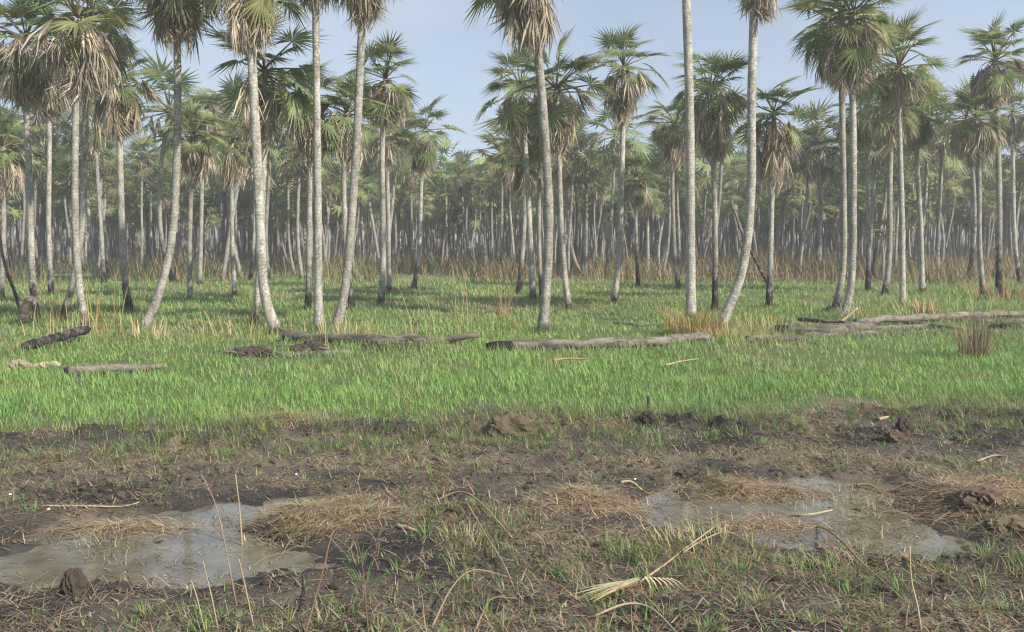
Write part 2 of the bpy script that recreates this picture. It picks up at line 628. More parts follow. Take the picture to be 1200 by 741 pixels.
for poly in (PUDDLE_L, PUDDLE_R):
    c = Vector((sum(p[0] for p in poly) / len(poly), sum(p[1] for p in poly) / len(poly), WATER_Z))
    vv = []
    for (px, py) in poly:
        d = Vector((px - c.x, py - c.y, 0))
        d = d * (1 + 0.28 / d.length)
        vv.append(d)
    me = bpy.data.meshes.new('water')
    me.from_pydata([tuple(v) for v in vv], [], [list(range(len(vv)))])
    if me.polygons[0].normal.z < 0:
        me.flip_normals()
    me.materials.append(M_WATER)
    tag(link('water', me, loc=c), kind='structure')


# ------------------------------------------------------------------ grass
def jcol(base, n, v=0.18, rg=RNG):
    b = np.array(base)[None] * (1 + v * (rg.random((n, 1)) * 2 - 1))
    return b * (1 + 0.10 * (rg.random((n, 3)) * 2 - 1))


def mixc(a, b, t):
    return a * (1 - t[:, None]) + b * t[:, None]


n = 330000
lo, hi = math.log(8.2), math.log(58)
d = np.exp(RNG.random(n) * (hi - lo) + lo)
x = (RNG.random(n) * 2 - 1) * (0.66 * d + 0.5)
y = d
e = y - edge(x)
keep = RNG.random(n) < sstep(-0.6, 1.1, e + 1.6 * fbm(x * 3.2, y * 3.2, 3)) * (1 - 0.8 * sstep(42, 55, y))
pat = fbm(x * 0.9 + 5, y * 0.6, 4)
keep &= RNG.random(n) < 0.45 + 0.75 * sstep(-0.35, 0.15, fbm(x * 5 + 60, y * 5, 3))
keep &= RNG.random(n) < 1 - 0.8 * sstep(0.05, 0.4, pat) * sstep(10.5, 12.5, y)
x, y, pat = x[keep], y[keep], pat[keep]
n = len(x)
P = np.stack([x, y, H(x, y) - 0.01], 1)
sc = np.clip(y / 10, 0.85, 3.4)
hgt = (0.055 + 0.125 * RNG.random(n)) * (0.85 + 0.55 * fbm(x * 1.3, y * 1.3, 3)) * np.clip(0.9 + 0.012 * y, 1, 1.5)
ge = sstep(-0.3, 1.5, y - edge(x))
hgt *= 0.65 + 0.35 * ge
far = sstep(13, 19, y + 2.0 * fbm(x * 0.3, y * 0.3, 2))
c = mixc(jcol((0.25, 0.41, 0.115), n, .28), jcol((0.27, 0.40, 0.115), n, .28), far)
yel = np.maximum(sstep(-0.15, 0.4, fbm(x * 0.45 + 9, y * 0.25 + 2, 3)) * sstep(11.5, 15, y), 0.6 * sstep(0.1, 0.5, fbm(x * 1.7, y * 1.2 + 70, 3)))
c = mixc(c, jcol((0.37, 0.37, 0.165), n), yel * 0.7)
drk = sstep(0.1, 0.5, fbm(x * 0.35 + 29, y * 0.2 + 2, 3)) * 0.4
c = mixc(c, jcol((0.11, 0.24, 0.07), n), drk)
stw = RNG.random(n) < 0.05 + 0.08 * far + 0.14 * yel
c[stw] = jcol((0.40, 0.33, 0.17), int(stw.sum()))
V, Fc, C = blades(P, hgt, 0.0088 * sc * (0.7 + 0.6 * RNG.random(n)), RNG.random(n) * 6.283, 0.10 + 0.28 * RNG.random(n),
                  0.15 + 0.35 * RNG.random(n), c, seg=2, face=None, droop=0.12)
tag(link('grass', tri_mesh('grass', V, Fc, M_GRASS, col=C)), kind='stuff')

# sparse tufts on the mud
nt_ = 5600
tx = (RNG.random(nt_) * 2 - 1) * 5.6
ty = 3.2 + RNG.random(nt_) ** 0.75 * 7.6
tm = fbm(tx * 0.8 + 40, ty * 0.8, 3) + 0.55 * sstep(6.0, 4.6, ty) + 0.55 * sstep(1.3, 0.1, edge(tx) - ty) \
    + 0.30 * np.exp(-(((tx - 2.1) / 1.2) ** 2 + ((ty - 5.6) / 0.8) ** 2))
kp = (tm > 0.16) & (puddle(tx, ty) > -0.12 + 0.5 * (tx < 0)) & (ty < edge(tx) + .5)
kp |= (RNG.random(nt_) < 0.12) & (ty < edge(tx)) & (puddle(tx, ty) > 0)
tx, ty = tx[kp], ty[kp]
nb = RNG.integers(4, 24, len(tx))
bx = np.repeat(tx, nb)
by = np.repeat(ty, nb)
th = np.repeat(0.035 + (0.10 + 0.09 * sstep(1.1, 0.2, edge(tx) - ty)) * RNG.random(len(tx)) ** 1.4, nb)
n = len(bx)
rad = 0.06 * np.sqrt(RNG.random(n)) * np.repeat(0.5 + RNG.random(len(tx)), nb)
aa = RNG.random(n) * 6.283
bx, by = bx + rad * np.cos(aa), by + rad * np.sin(aa)
P = np.stack([bx, by, np.maximum(H(bx, by), WATER_Z - 0.01) - 0.005], 1)
c = jcol((0.17, 0.28, 0.08), n, 0.3)
s_ = RNG.random(n) < 0.34
c[s_] = jcol((0.36, 0.29, 0.15), int(s_.sum()))
V, Fc, C = blades(P, th * (0.6 + 0.7 * RNG.random(n)), 0.003 + 0.004 * RNG.random(n), aa, 0.15 + 0.4 * RNG.random(n),
                  0.2 + 0.5 * RNG.random(n), c, seg=3, droop=0.2)
tag(link('mud_grass', tri_mesh('mud_grass', V, Fc, M_GRASS, col=C)), kind='stuff')

# loose straw litter lying on the mud
n = 380000
x = (RNG.random(n) * 2 - 1) * 5.8
y = 3.0 + RNG.random(n) * 7.4
den = 0.22 + 0.9 * sstep(-0.05, 0.45, fbm(x * 1.1 + 31, y * 2.0 + 12, 4)) + 0.35 * sstep(5.4, 4.2, y)
den *= np.where(puddle(x, y) < 0.0, 0.12 + 0.55 * sstep(0.0, 0.4, fbm(x * 3 + 9, y * 3, 3)), 1.0)
kp = (RNG.random(n) < den) & (y < edge(x) + 0.2)
x, y = x[kp], y[kp]
n = len(x)
ln = 0.025 + 0.13 * RNG.random(n) ** 2.5
P = np.stack([x, y, np.maximum(H(x, y), WATER_Z) + 0.004], 1)
t = RNG.random(n)
c = mixc(jcol((0.10, 0.068, 0.045), n, 0.4), jcol((0.52, 0.41, 0.26), n, 0.25), t ** 2.1)
gt = RNG.random(n) < 0.10
c[gt] = jcol((0.16, 0.24, 0.075), int(gt.sum()), 0.3)
V, Fc, C = blades(P, ln, 0.0035 + 0.0045 * RNG.random(n), RNG.random(n) * 6.283, 0.5 + 1.08 * RNG.random(n) ** 0.35, 0.1 * RNG.random(n), c,
                  seg=2, droop=0.12)
tag(link('straw_litter', tri_mesh('straw_litter', V, Fc, M_STRAW, col=C)), kind='stuff')

# thin reddish and tan twigs matted over the near ground
n = 5200
x = (RNG.random(n) * 2 - 1) * 4.5
y = 3.1 + 3.6 * RNG.random(n)
kp = (RNG.random(n) < 0.25 + sstep(0.0, 0.4, fbm(x * 1.2 + 3, y * 1.2 + 90, 3))) & (puddle(x, y) > 0.02)
x, y = x[kp], y[kp]
n = len(x)
P = np.stack([x, y, H(x, y) + 0.003], 1)
c = mixc(jcol((.22, .12, .08), n, .35), jcol((.36, .25, .15), n, .3), RNG.random(n))
V, Fc, C = blades(P, .10 + .34 * RNG.random(n) ** 2, .003 + .0025 * RNG.random(n), RNG.random(n) * 6.283, .7 + .8 * RNG.random(n), .3 * RNG.random(n), c, seg=4, droop=.55)
tag(link('twig_litter', tri_mesh('twig_litter', V, Fc, M_STRAW, col=C)), kind='stuff')

# crumbs of mud: small uneven lumps
ico_v = np.array([(0, 0, 1), (.894, 0, .447), (.276, .851, .447), (-.724, .526, .447), (-.724, -.526, .447), (.276, -.851, .447),
                  (.724, .526, -.447), (-.276, .851, -.447), (-.894, 0, -.447), (-.276, -.851, -.447), (.724, -.526, -.447), (0, 0, -1)])
ico_f = np.array([(0, 1, 2), (0, 2, 3), (0, 3, 4), (0, 4, 5), (0, 5, 1), (1, 6, 2), (2, 7, 3), (3, 8, 4), (4, 9, 5), (5, 10, 1),
                  (2, 6, 7), (3, 7, 8), (4, 8, 9), (5, 9, 10), (1, 10, 6), (6, 11, 7), (7, 11, 8), (8, 11, 9), (9, 11, 10), (10, 11, 6)])
n = 16000
x = (RNG.random(n) * 2 - 1) * 5.6
y = 3.2 + RNG.random(n) * 6.9
kp = (y < edge(x) + 0.1) & (puddle(x, y) > -0.05) & (RNG.random(n) < 0.25 + 0.75 * sstep(-0.1, 0.4, fbm(x * 1.7, y * 2.4 + 50, 3)))
x, y = x[kp], y[kp]
n = len(x)
r = 0.006 + 0.022 * RNG.random(n) ** 3
V = ico_v[None] * (0.6 + 0.7 * RNG.random((n, 12, 1))) * r[:, None, None] * np.array([1.3, 1.0, 0.75])
V = V + np.stack([x, y, H(x, y) + r * 0.2], 1)[:, None]
Fc = (ico_f[None] + (np.arange(n) * 12)[:, None, None]).reshape(-1, 3)
C = np.repeat(jcol((0.075, 0.057, 0.041), n, 0.5)[:, None], 12, 1).reshape(-1, 3)
tag(link('mud_crumbs', tri_mesh('mud_crumbs', V.reshape(-1, 3), Fc, M_CLOD, col=C)), kind='stuff')

# brown reeds and brush along the foot of the palm stand
n = 52000
y = 41 + 34 * RNG.random(n) ** 1.1
x = (RNG.random(n) * 2 - 1) * (0.62 * y)
cl_ = fbm(x * 0.33, y * 0.3 + 4, 4)
dn = sstep(-0.2, 0.3, 1.3 * cl_ + 0.22 * sstep(3, 14, x) - 0.16 + 0.26 * sstep(47, 58, y))
kp = RNG.random(n) < dn
x, y, cl_ = x[kp], y[kp], cl_[kp]
n = len(x)
P = np.stack([x, y, H(x, y) - 0.02], 1)
c = mixc(jcol((0.22, 0.145, 0.08), n, 0.3), jcol((0.36, 0.25, 0.13), n, 0.25), RNG.random(n))
g_ = RNG.random(n) < 0.22 + 0.3 * sstep(2, -12, x)
c[g_] = jcol((0.13, 0.19, 0.06), int(g_.sum()), 0.3)
V, Fc, C = blades(P, (0.3 + 1.25 * RNG.random(n) ** 1.4) * (0.75 + 1.0 * cl_ + 0.15 * sstep(3, 14, x)).clip(.35, 1.4), 0.025 + 0.025 * RNG.random(n), RNG.random(n) * 6.283, 0.1 + 0.35 * RNG.random(n),
                  0.1 + 0.4 * RNG.random(n), c, seg=2, droop=0.1)
tag(link('dry_brush', tri_mesh('dry_brush', V, Fc, M_STRAW, col=C)), kind='stuff')


# ------------------------------------------------------------------ palm leaves
GREEN, DEADC = np.array((0.25, 0.295, 0.125)), np.array((0.47, 0.40, 0.305))


def frond_arrays(seed, nseg=28, Lp=0.68, Rr=0.58, spread=128, lowpoly=False):
    rg = np.random.default_rng(seed)
    V, Fc, C = [], [], []
    sag = 0.04 + 0.14 * rg.random()
    # petiole: three-sided
    st = [0, 0.5, 1.0]
    for k, t in enumerate(st):
        px, pz = Lp * t, -sag * 0.35 * t * t
        r_ = 0.017 * (1.3 - 0.6 * t) * (1.6 if lowpoly else 1)
        for a in (90, 210, 330):
            V.append((px, r_ * math.cos(R(a)), pz + r_ * math.sin(R(a))))
            C.append((0.24, 0.21, 0.085))
    for k in range(2):
        for j in range(3):
            a, b = k * 3 + j, k * 3 + (j + 1) % 3
            Fc += [(a, b, b + 3), (a, b + 3, a + 3)]
    hub = np.array((Lp, 0, -sag * 0.35))
    til = R(2 - 45 * rg.random())
    cup = 0.16 + 0.22 * rg.random()
    angs = np.linspace(-spread, spread, nseg)
    da = R(spread * 2 / nseg) * 0.5

    def pt(a, r_, dz=0.0):
        x_, y_ = r_ * math.cos(a), r_ * math.sin(a)
        z_ = cup * abs(y_) - 0.30 * r_ * r_ / Rr * (0.6 + sag * 3) + dz
        return (hub[0] + x_ * math.cos(til) - z_ * math.sin(til) * 0 , hub[1] + y_, hub[2] + z_ + x_ * math.sin(til))
    for a in angs:
        ar = R(a + rg.normal() * 2.0)
        ln = Rr * (0.72 + 0.28 * math.cos(ar * 0.62)) * (0.86 + 0.22 * rg.random())
        rm = ln * (0.36 + 0.08 * rg.random())
        k = len(V)
        droop = -0.12 * rg.random() * ln
        V += [tuple(hub), pt(ar - da * 1.05, rm, -0.006), pt(ar, rm, 0.012), pt(ar + da * 1.05, rm, -0.006), pt(ar + rg.normal() * 0.03, ln, droop)]
        g = GREEN * (0.8 + 0.4 * rg.random())
        tipc = g * 0.95 + np.array((0.055, 0.045, 0.012)) * rg.random()
        C += [tuple(g * 1.1 + (0.03, 0.02, 0)), tuple(g), tuple(g * 1.05), tuple(g), tuple(tipc)]
        if lowpoly:
            Fc += [(k, k + 1, k + 3), (k + 1, k + 4, k + 3)]
        else:
            Fc += [(k, k + 1, k + 2), (k, k + 2, k + 3), (k + 1, k + 4, k + 2), (k + 2, k + 4, k + 3)]
    return np.array(V), np.array(Fc), np.array(C)


def dead_arrays(seed, nst=42, lowpoly=False):
    """a dead leaf: stalk arching out and over, the blade collapsed into hanging strips"""
    rg = np.random.default_rng(seed + 100)
    V, Fc, C = [], [], []
    out = 0.26 + 0.22 * rg.random()
    path = [(0, 0.02), (out * 0.55, 0.02), (out * 0.92, -0.08), (out, -0.20)]
    for k, (px, pz) in enumerate(path):
        for a in (90, 210, 330):
            V.append((px, 0.013 * math.cos(R(a)), pz + 0.013 * math.sin(R(a))))
            C.append((0.30, 0.21, 0.115))
    for k in range(3):
        for j in range(3):
            a, b = k * 3 + j, k * 3 + (j + 1) % 3
            Fc += [(a, b, b + 3), (a, b + 3, a + 3)]
    hx, hz = out, -0.18
    for i in range(nst):
        sx, sy = rg.normal() * 0.19 + 0.05, rg.normal() * 0.19
        ln = 0.42 + 0.44 * rg.random()
        fa = rg.random() * math.pi
        wd = (0.009 + 0.012 * rg.random()) * (2.0 if lowpoly else 1.0)
        ox, oy = math.cos(fa) * wd, math.sin(fa) * wd
        sh = 0.6 + 0.7 * rg.random()
        cc = DEADC * sh * np.array((1, 0.97 + 0.06 * rg.random(), 0.9 + 0.2 * rg.random()))
        k = len(V)
        m = (hx + sx * ln * 0.55, sy * ln * 0.55, hz - ln * 0.5)
        tp = (hx + sx * ln * 0.8 + rg.normal() * 0.05, sy * ln + rg.normal() * 0.05, hz - ln)
        V += [(hx, 0, hz + 0.03), (m[0] - ox, m[1] - oy, m[2]), (m[0] + ox, m[1] + oy, m[2]), tp]
        C += [tuple(cc * 0.85), tuple(cc), tuple(cc), tuple(cc * 1.1)]
        Fc += [(k, k + 1, k + 2), (k + 1, k + 3, k + 2)]
    return np.array(V), np.array(Fc), np.array(C)


def rot_euler(rx, ry, rz):
    cx, sx, cy_, sy, cz, sz = math.cos(rx), math.sin(rx), math.cos(ry), math.sin(ry), math.cos(rz), math.sin(rz)
    X = np.array([[1, 0, 0], [0, cx, -sx], [0, sx, cx]])
    Yv = np.array([[cy_, 0, sy], [0, 1, 0], [-sy, 0, cy_]])
    Z = np.array([[cz, -sz, 0], [sz, cz, 0], [0, 0, 1]])
    return Z @ Yv @ X


def crown_layout(rg, ng):
    out = []
    for k in range(ng):
        t = (k + 0.5) / ng
        el = R(86 - 128 * t ** 0.9 + rg.normal() * 12)
        out.append(((rg.normal() * 0.25, -el, k * 2.39996 + rg.normal() * 0.25), (0, 0, 0.06 - 0.16 * t), 0.74 + 0.42 * rg.random() - 0.12 * (t < .15)))
    return out


def skirt_layout(rg, nd, sk):
    out = []
    for k in range(nd):
        t = (k + 0.5) / nd
        drop = 0.05 + max(sk - 0.75, 0.15) * t
        tilt = R(-14 + 50 * t + rg.normal() * 17)
        out.append(((rg.normal() * 0.15, tilt, k * 2.39996 + rg.normal() * 0.3), (0, 0, -drop), 0.74 + 0.40 * rg.random() - 0.1 * t))
    return out


FROND_ME = [tri_mesh('frond', *frond_arrays(i)[:2], M_FROND, col=frond_arrays(i)[2]) for i in range(7)]
DEAD_ME = [tri_mesh('dead_frond', *dead_arrays(i)[:2], M_DEAD, col=dead_arrays(i)[2]) for i in range(7)]


def assemble(lay, makers, rg):
    parts = []
    for (rot, loc, s) in lay:
        V_, F_, C_ = makers[rg.integers(len(makers))]
        sh = 0.75 + 0.5 * rg.random()
        parts.append(((V_ * s) @ rot_euler(*rot).T + np.array(loc), F_, C_ * sh))
    return join(parts)


FLO = [frond_arrays(40 + i, nseg=15, lowpoly=False) for i in range(4)]
DLO = [dead_arrays(40 + i, nst=9, lowpoly=True) for i in range(4)]
CROWN_ME, SKIRT_ME = [], []
for i in range(8):
    rg = np.random.default_rng(300 + i)
    CROWN_ME.append(tri_mesh('crown', *assemble(crown_layout(rg, 17 + i % 5), FLO, rg)[:2], M_FROND))
    rg = np.random.default_rng(300 + i)
    C_ = assemble(crown_layout(rg, 17 + i % 5), FLO, rg)[2]
    a_ = CROWN_ME[-1].color_attributes.new('tint', 'FLOAT_COLOR', 'POINT')
    a_.data.foreach_set('color', np.concatenate([C_, np.ones((len(C_), 1))], 1).astype(np.float32).ravel())
    V_, F_, C_ = assemble(skirt_layout(rg, 12 + 3 * (i % 5), 0.9 + 0.12 * (i % 5)), DLO, rg)
    SKIRT_ME.append(tri_mesh('dead_skirt', V_, F_, M_DEAD, col=C_))


def trunk_mesh(pts, r0, r1, sides, nseg, char_h, rs=0, flare=1.65):
    cp = catmull(pts, nseg)
    tot = sum((cp[i + 1] - cp[i]).length for i in range(nseg))
    acc, rad = 0.0, []
    for i, p in enumerate(cp):
        if i:
            acc += (cp[i] - cp[i - 1]).length
        t = acc / tot
        rad.append((r0 + (r1 - r0) * t) * (1 + (flare - 1) * math.exp(-acc / 0.28)))
    V_, F_, al = tube(cp, rad, sides, rough=0.035, rs=rs)
    ch = np.clip(0.85 - al / max(char_h, 0.05) * 0.6, -0.4, 0.8) if char_h > 0 else np.full(len(al), -0.5)
    return tri_mesh('trunk', V_, F_, M_BARK, smooth=True, flt={'along': al, 'char': ch})


def palm(label, path, width_px, sk=1.2, s=1.0, ng=19, nd=30, char=0.8, seed=0, group='tall palms standing in the grass clearing', top=0.85):
    """path: pixels from the foot to the crown, all at the distance of the foot"""
    rg = np.random.default_rng(seed + 900)
    base = ground(*path[0])
    Y0 = base.y
    dr = rg.normal() * 0.25
    pts = [base + Vector((0, 0, -0.12))]
    for i, (px, py) in enumerate(path[1:]):
        pts.append(at(px, py, Y0 + dr * (i + 1) / len(path)))
    root = bpy.data.objects.new('palm_tree', None)
    COL.objects.link(root)
    root.empty_display_size = 0.3
    root.location = base
    tag(root, label, 'palm tree', group)
    rel = [p - base for p in pts]
    ng, nd = max(14, int(ng * (1.05 + 0.4 * rg.random()))), max(10, int(nd * (0.98 + 0.5 * rg.random())))
    s *= 0.92 + 0.2 * rg.random()
    r0 = width_px / F * Y0 * 0.5
    link('trunk', trunk_mesh(rel, r0, r0 * top, 12, 26, char, seed), root)
    ap = rel[-1]
    for (rot, loc, k) in crown_layout(rg, ng):
        link('frond', FROND_ME[rg.integers(7)], root, ap + Vector(loc), rot, k * s)
    for (rot, loc, k) in skirt_layout(rg, nd, sk):
        # lower leaves hug the stem where it bends
        q = rel[-2] + (rel[-1] - rel[-2]) * max(0.0, 1 + loc[2] / max((rel[-1] - rel[-2]).length, 0.1))
        link('dead_frond', DEAD_ME[rg.integers(7)], root, q, rot, k * (0.9 + 0.1 * s))
    return root


PALMS = [
    # label, path, width px, kwargs
    ('pale twin-looking palm on the left, its foot curving right just above a charred log', [(103, 388), (93, 335), (88, 250), (89, 100), (91, 22)], 10, dict(sk=1.35, s=1.1, nd=34, char=.9)),
    ('grey palm crossing behind the pale left palm, its dark foot slanting to the left', [(70, 378), (90, 310), (98, 230), (101, 100), (106, 25)], 9, dict(sk=1.3, nd=28, char=1.5)),
    ('far left palm with dark foot and broad brown skirt of dead leaves', [(44, 378), (38, 325), (34, 200), (30, 110), (30, 45)], 9, dict(sk=1.3, s=1.1, nd=32, char=1.8)),
    ('bowed white palm trunk sweeping up from lower left, foot ringed by short straw stubs', [(164, 384), (186, 345), (203, 265), (208, 130), (206, -32)], 11, dict(sk=1.35, nd=32, char=.15)),
    ('palm with rounded brown skirt left of the bowed white trunk, foot blackened', [(152, 364), (145, 310), (141, 200), (140, 92)], 9, dict(sk=1.35, nd=34, char=1.5)),
    ('straight slim palm with tan skirt just right of the bowed white trunk', [(223, 352), (222, 300), (224, 215), (226, 158)], 7, dict(sk=1.25, char=.3)),
    ('thick pale palm curving at its foot where the long fallen trunk begins', [(327, 392), (309, 335), (302, 200), (290, -32)], 14, dict(sk=1.35, s=1.1, nd=32, char=.5)),
    ('shaded palm with a wide dark green crown behind the thick pale curved palm', [(298, 380), (305, 300), (309, 180), (310, 82)], 9, dict(sk=1.45, s=1.2, ng=19, nd=28, char=.8)),
    ('straight speckled white trunk running out of the top, left of the leaning one', [(373, 387), (373, 300), (371, 100), (369, -75)], 11, dict(char=.25)),
    ('pale palm leaning right with its foot touching the long fallen trunk', [(392, 385), (406, 325), (417, 180), (424, 30), (427, -58)], 12, dict(sk=1.3, nd=32, char=0)),
    ('palm with tall green crown and draped tan leaves right of the leaning pale palm', [(446, 359), (449, 300), (448, 180), (452, 92)], 8, dict(sk=1.15, s=1.1, ng=19, char=.9)),
    ('slim palm close behind the one with tall green crown', [(456, 342), (455, 250), (452, 158)], 6, dict(sk=.9, nd=20, char=.6)),
    ('palm with black foot half hidden behind the pale leaning trunk', [(413, 364), (405, 280), (403, 200), (407, 132)], 8, dict(sk=1.2, char=1.6)),
    ('palm with dark lower stem just left of the speckled white trunk', [(361, 363), (362, 300), (363, 200), (363, 122)], 8, dict(sk=1.2, char=1.6)),
    ('lone slender palm against the open sky gap, charred leaning foot', [(484, 341), (491, 292), (494, 210), (498, 152)], 6, dict(sk=1.5, s=1.15, ng=15, nd=20, char=1.6)),
    ('tall centre palm with rough pale foot in front of the cluster', [(635, 389), (640, 340), (643, 240), (632, 80), (617, -38)], 13, dict(sk=1.35, s=1.1, nd=32, char=.4)),
    ('palm right of the tall centre palm with red-brown fibrous foot', [(668, 363), (662, 325), (657, 250), (655, 180), (652, 105)], 8, dict(sk=1.55, s=1.15, ng=17, nd=32, char=.6)),
    ('bushy crowned palm of the centre cluster, second trunk left of the tall one', [(625, 353), (622, 300), (618, 210), (610, 104)], 8, dict(sk=1.4, s=1.2, ng=19, nd=32, char=.8)),
    ('leftmost palm of the centre cluster with long blackened foot', [(607, 345), (612, 300), (615, 240), (614, 183)], 7, dict(sk=1.2, char=1.9)),
    ('thin dark-footed palm standing right behind the tall centre palm', [(636, 351), (632, 300), (632, 220), (634, 150)], 6, dict(sk=1.0, char=1.2)),
    ('gently curved palm with complete spiky crown standing alone right of centre', [(718, 357), (724, 315), (728, 230), (730, 140), (731, 78)], 8, dict(sk=1.55, s=1.05, ng=17, nd=28, char=.7)),
    ('short palm with burnt stem and small tan skirt right of centre', [(748, 337), (746, 290), (745, 250), (746, 208)], 5, dict(sk=1.0, nd=20, ng=16, char=3.0)),
    ('short pale stemmed palm beside the burnt stemmed short one', [(759, 327), (759, 280), (758, 225)], 5, dict(sk=1.0, nd=18, ng=18, char=.8)),
    ('slim wavy palm left of the straight thick white trunk', [(796, 340), (790, 290), (788, 200), (790, 143)], 6, dict(sk=1.4, s=1.1, char=.9)),
    ('thick straight white trunk rising from a golden grass tussock', [(810, 373), (809, 250), (808, 120), (801, -85)], 13, dict(char=.3)),
    ('brown stemmed palm with ragged tan skirt between the white straight and curved trunks', [(838, 364), (838, 270), (836, 190), (832, 104)], 8, dict(sk=1.75, s=1.1, nd=32, char=2.2)),
    ('strongly curved white trunk sweeping up to the right from the tussock', [(842, 383), (870, 315), (880, 225), (881, 100), (886, -62)], 13, dict(sk=1.4, char=0)),
    ('palm with black lower stem and long tan skirt right of the curved white trunk', [(901, 360), (903, 290), (905, 210), (907, 132)], 8, dict(sk=1.75, s=1.1, nd=32, char=1.6)),
    ('distant short palm standing in the brown reeds on the right', [(960, 321), (961, 260), (962, 186)], 6, dict(sk=1.2, nd=22, char=.9)),
    ('front palm of the tall right pair, pale foot with hanging tan skirt', [(986, 373), (998, 325), (1000, 200), (999, 90), (1000, 18)], 10, dict(sk=1.4, s=1.2, ng=19, nd=34, char=.2)),
    ('rear palm of the tall right pair with darker foot', [(977, 366), (988, 310), (988, 200), (986, 90), (984, 28)], 9, dict(sk=1.4, s=1.1, nd=32, char=1.0)),
    ('dark stemmed palm just right of the tall right pair', [(1017, 343), (1018, 290), (1017, 200), (1015, 127)], 7, dict(sk=1.2, char=2.2)),
    ('palm with spreading dark foot near the young green palm', [(1036, 347), (1042, 300), (1043, 200), (1046, 122)], 8, dict(sk=1.3, nd=28, char=.9)),
    ('bright palm with orange leaf stalks and open green crown', [(1058, 357), (1057, 260), (1054, 150), (1053, 78)], 8, dict(sk=.9, s=1.25, ng=19, nd=22, char=.2)),
    ('thin pale palm leaning left in front of the brown reeds', [(1081, 343), (1079, 270), (1075, 200), (1071, 128)], 7, dict(sk=1.25, nd=36, char=.5)),
    ('palm with patchy white lower stem left of the dark right one', [(1153, 347), (1148, 290), (1147, 200), (1143, 138)], 7, dict(sk=1.4, nd=28, char=.9)),
    ('dark tall palm at the right with a full spiky crown', [(1170, 347), (1171, 250), (1169, 150), (1166, 70)], 8, dict(sk=1.35, s=1.2, ng=19, nd=38, char=2.6)),
    ('rightmost slim palm with dark leaning foot', [(1196, 333), (1189, 280), (1187, 200), (1187, 132)], 6, dict(sk=1.3, nd=32, char=1.6)),
    ('slim palm left of the shaded wide crowned palm', [(275, 347), (272, 270), (272, 168)], 6, dict(sk=1.2, char=.6)),
    ('palm with yellow green crown above the straight slim tan skirted one', [(234, 334), (236, 250), (238, 130)], 6, dict(sk=1.0, char=.6)),
    ('palm cut by the left edge with a small tan skirt', [(1, 350), (4, 280), (4, 172)], 7, dict(sk=1.3, nd=30, char=.6)),
    ('palm with brown skirt between the far left palm and the pale one', [(60, 347), (57, 260), (58, 165), (57, 92)], 7, dict(sk=1.4, nd=28, char=1.6)),
    ('palm curving out of the reeds right of the tall centre palm', [(684, 324), (672, 300), (664, 250), (663, 192)], 5, dict(sk=1.1, nd=24, char=1.0)),
    ('palm with crooked dark foot left of the wavy slim one', [(770, 322), (781, 290), (785, 240), (785, 178)], 5, dict(sk=1.1, nd=24, char=1.2)),
]
for i, (lab, path, wpx, kw) in enumerate(PALMS):
    palm(lab, path, wpx * 0.86, seed=i, **kw)

# grass and fallen straw gathered round the palm feet
PB = np.array([o.location[:] for o in bpy.data.objects if o.name.startswith('palm_tree')])
k_ = RNG.integers(0, len(PB), 7000)
a_ = RNG.random(7000) * 6.283
r_ = 0.10 + 0.42 * RNG.random(7000) ** 1.5
x, y = PB[k_, 0] + r_ * np.cos(a_), PB[k_, 1] + r_ * np.sin(a_)
c = mixc(jcol((.21, .33, .11), 7000, .3), jcol((.42, .33, .18), 7000, .25), (RNG.random(7000) < .4).astype(float))
V, Fc, C = blades(np.stack([x, y, H(x, y) - .01], 1), .12 + .30 * RNG.random(7000) ** 2, .012 + .010 * RNG.random(7000), a_, .1 + .7 * RNG.random(7000), .3 * RNG.random(7000), c, seg=2, droop=.15)
tag(link('palm_foot_grass', tri_mesh('palm_foot_grass', V, Fc, M_GRASS, col=C)), kind='stuff')

# young palm: trunkless fan of leaves
b = ground(1035, 330)
root = bpy.data.objects.new('young_palm', None)
COL.objects.link(root)
root.location = b
tag(root, 'young bright green palm on a thin stem among the reeds', 'palm tree')
top = at(1033, 273, b.y) - b
link('trunk', trunk_mesh([Vector((0, 0, -.1)), top * 0.5 + Vector((.05, 0, 0)), top], .04, .035, 8, 8, .2), root)
rg = np.random.default_rng(3)
for k in range(12):
    link('frond', FROND_ME[k % 7], root, top, (0, -R(75 - 8 * k), k * 2.4), 0.75)

# ------------------------------------------------------------------ palms of the dense stand
TR_ME = []
for i in range(10):
    rg = np.random.default_rng(60 + i)
    lx, ly = rg.normal() * 0.22, rg.normal() * 0.22
    bx, by = rg.normal() * 0.13, rg.normal() * 0.13
    pts = [Vector((0, 0, -.15)), Vector((lx * .3 + bx, ly * .3 + by, 1.6)), Vector((lx + bx * .8, ly + by * .8, 3.8)), Vector((lx, ly, 6.0))]
    TR_ME.append((trunk_mesh(pts, .075, .06, 7, 10, [.5, 1.0, 1.6, .2, 2.4][i % 5], i), Vector((lx, ly, 6.0))))

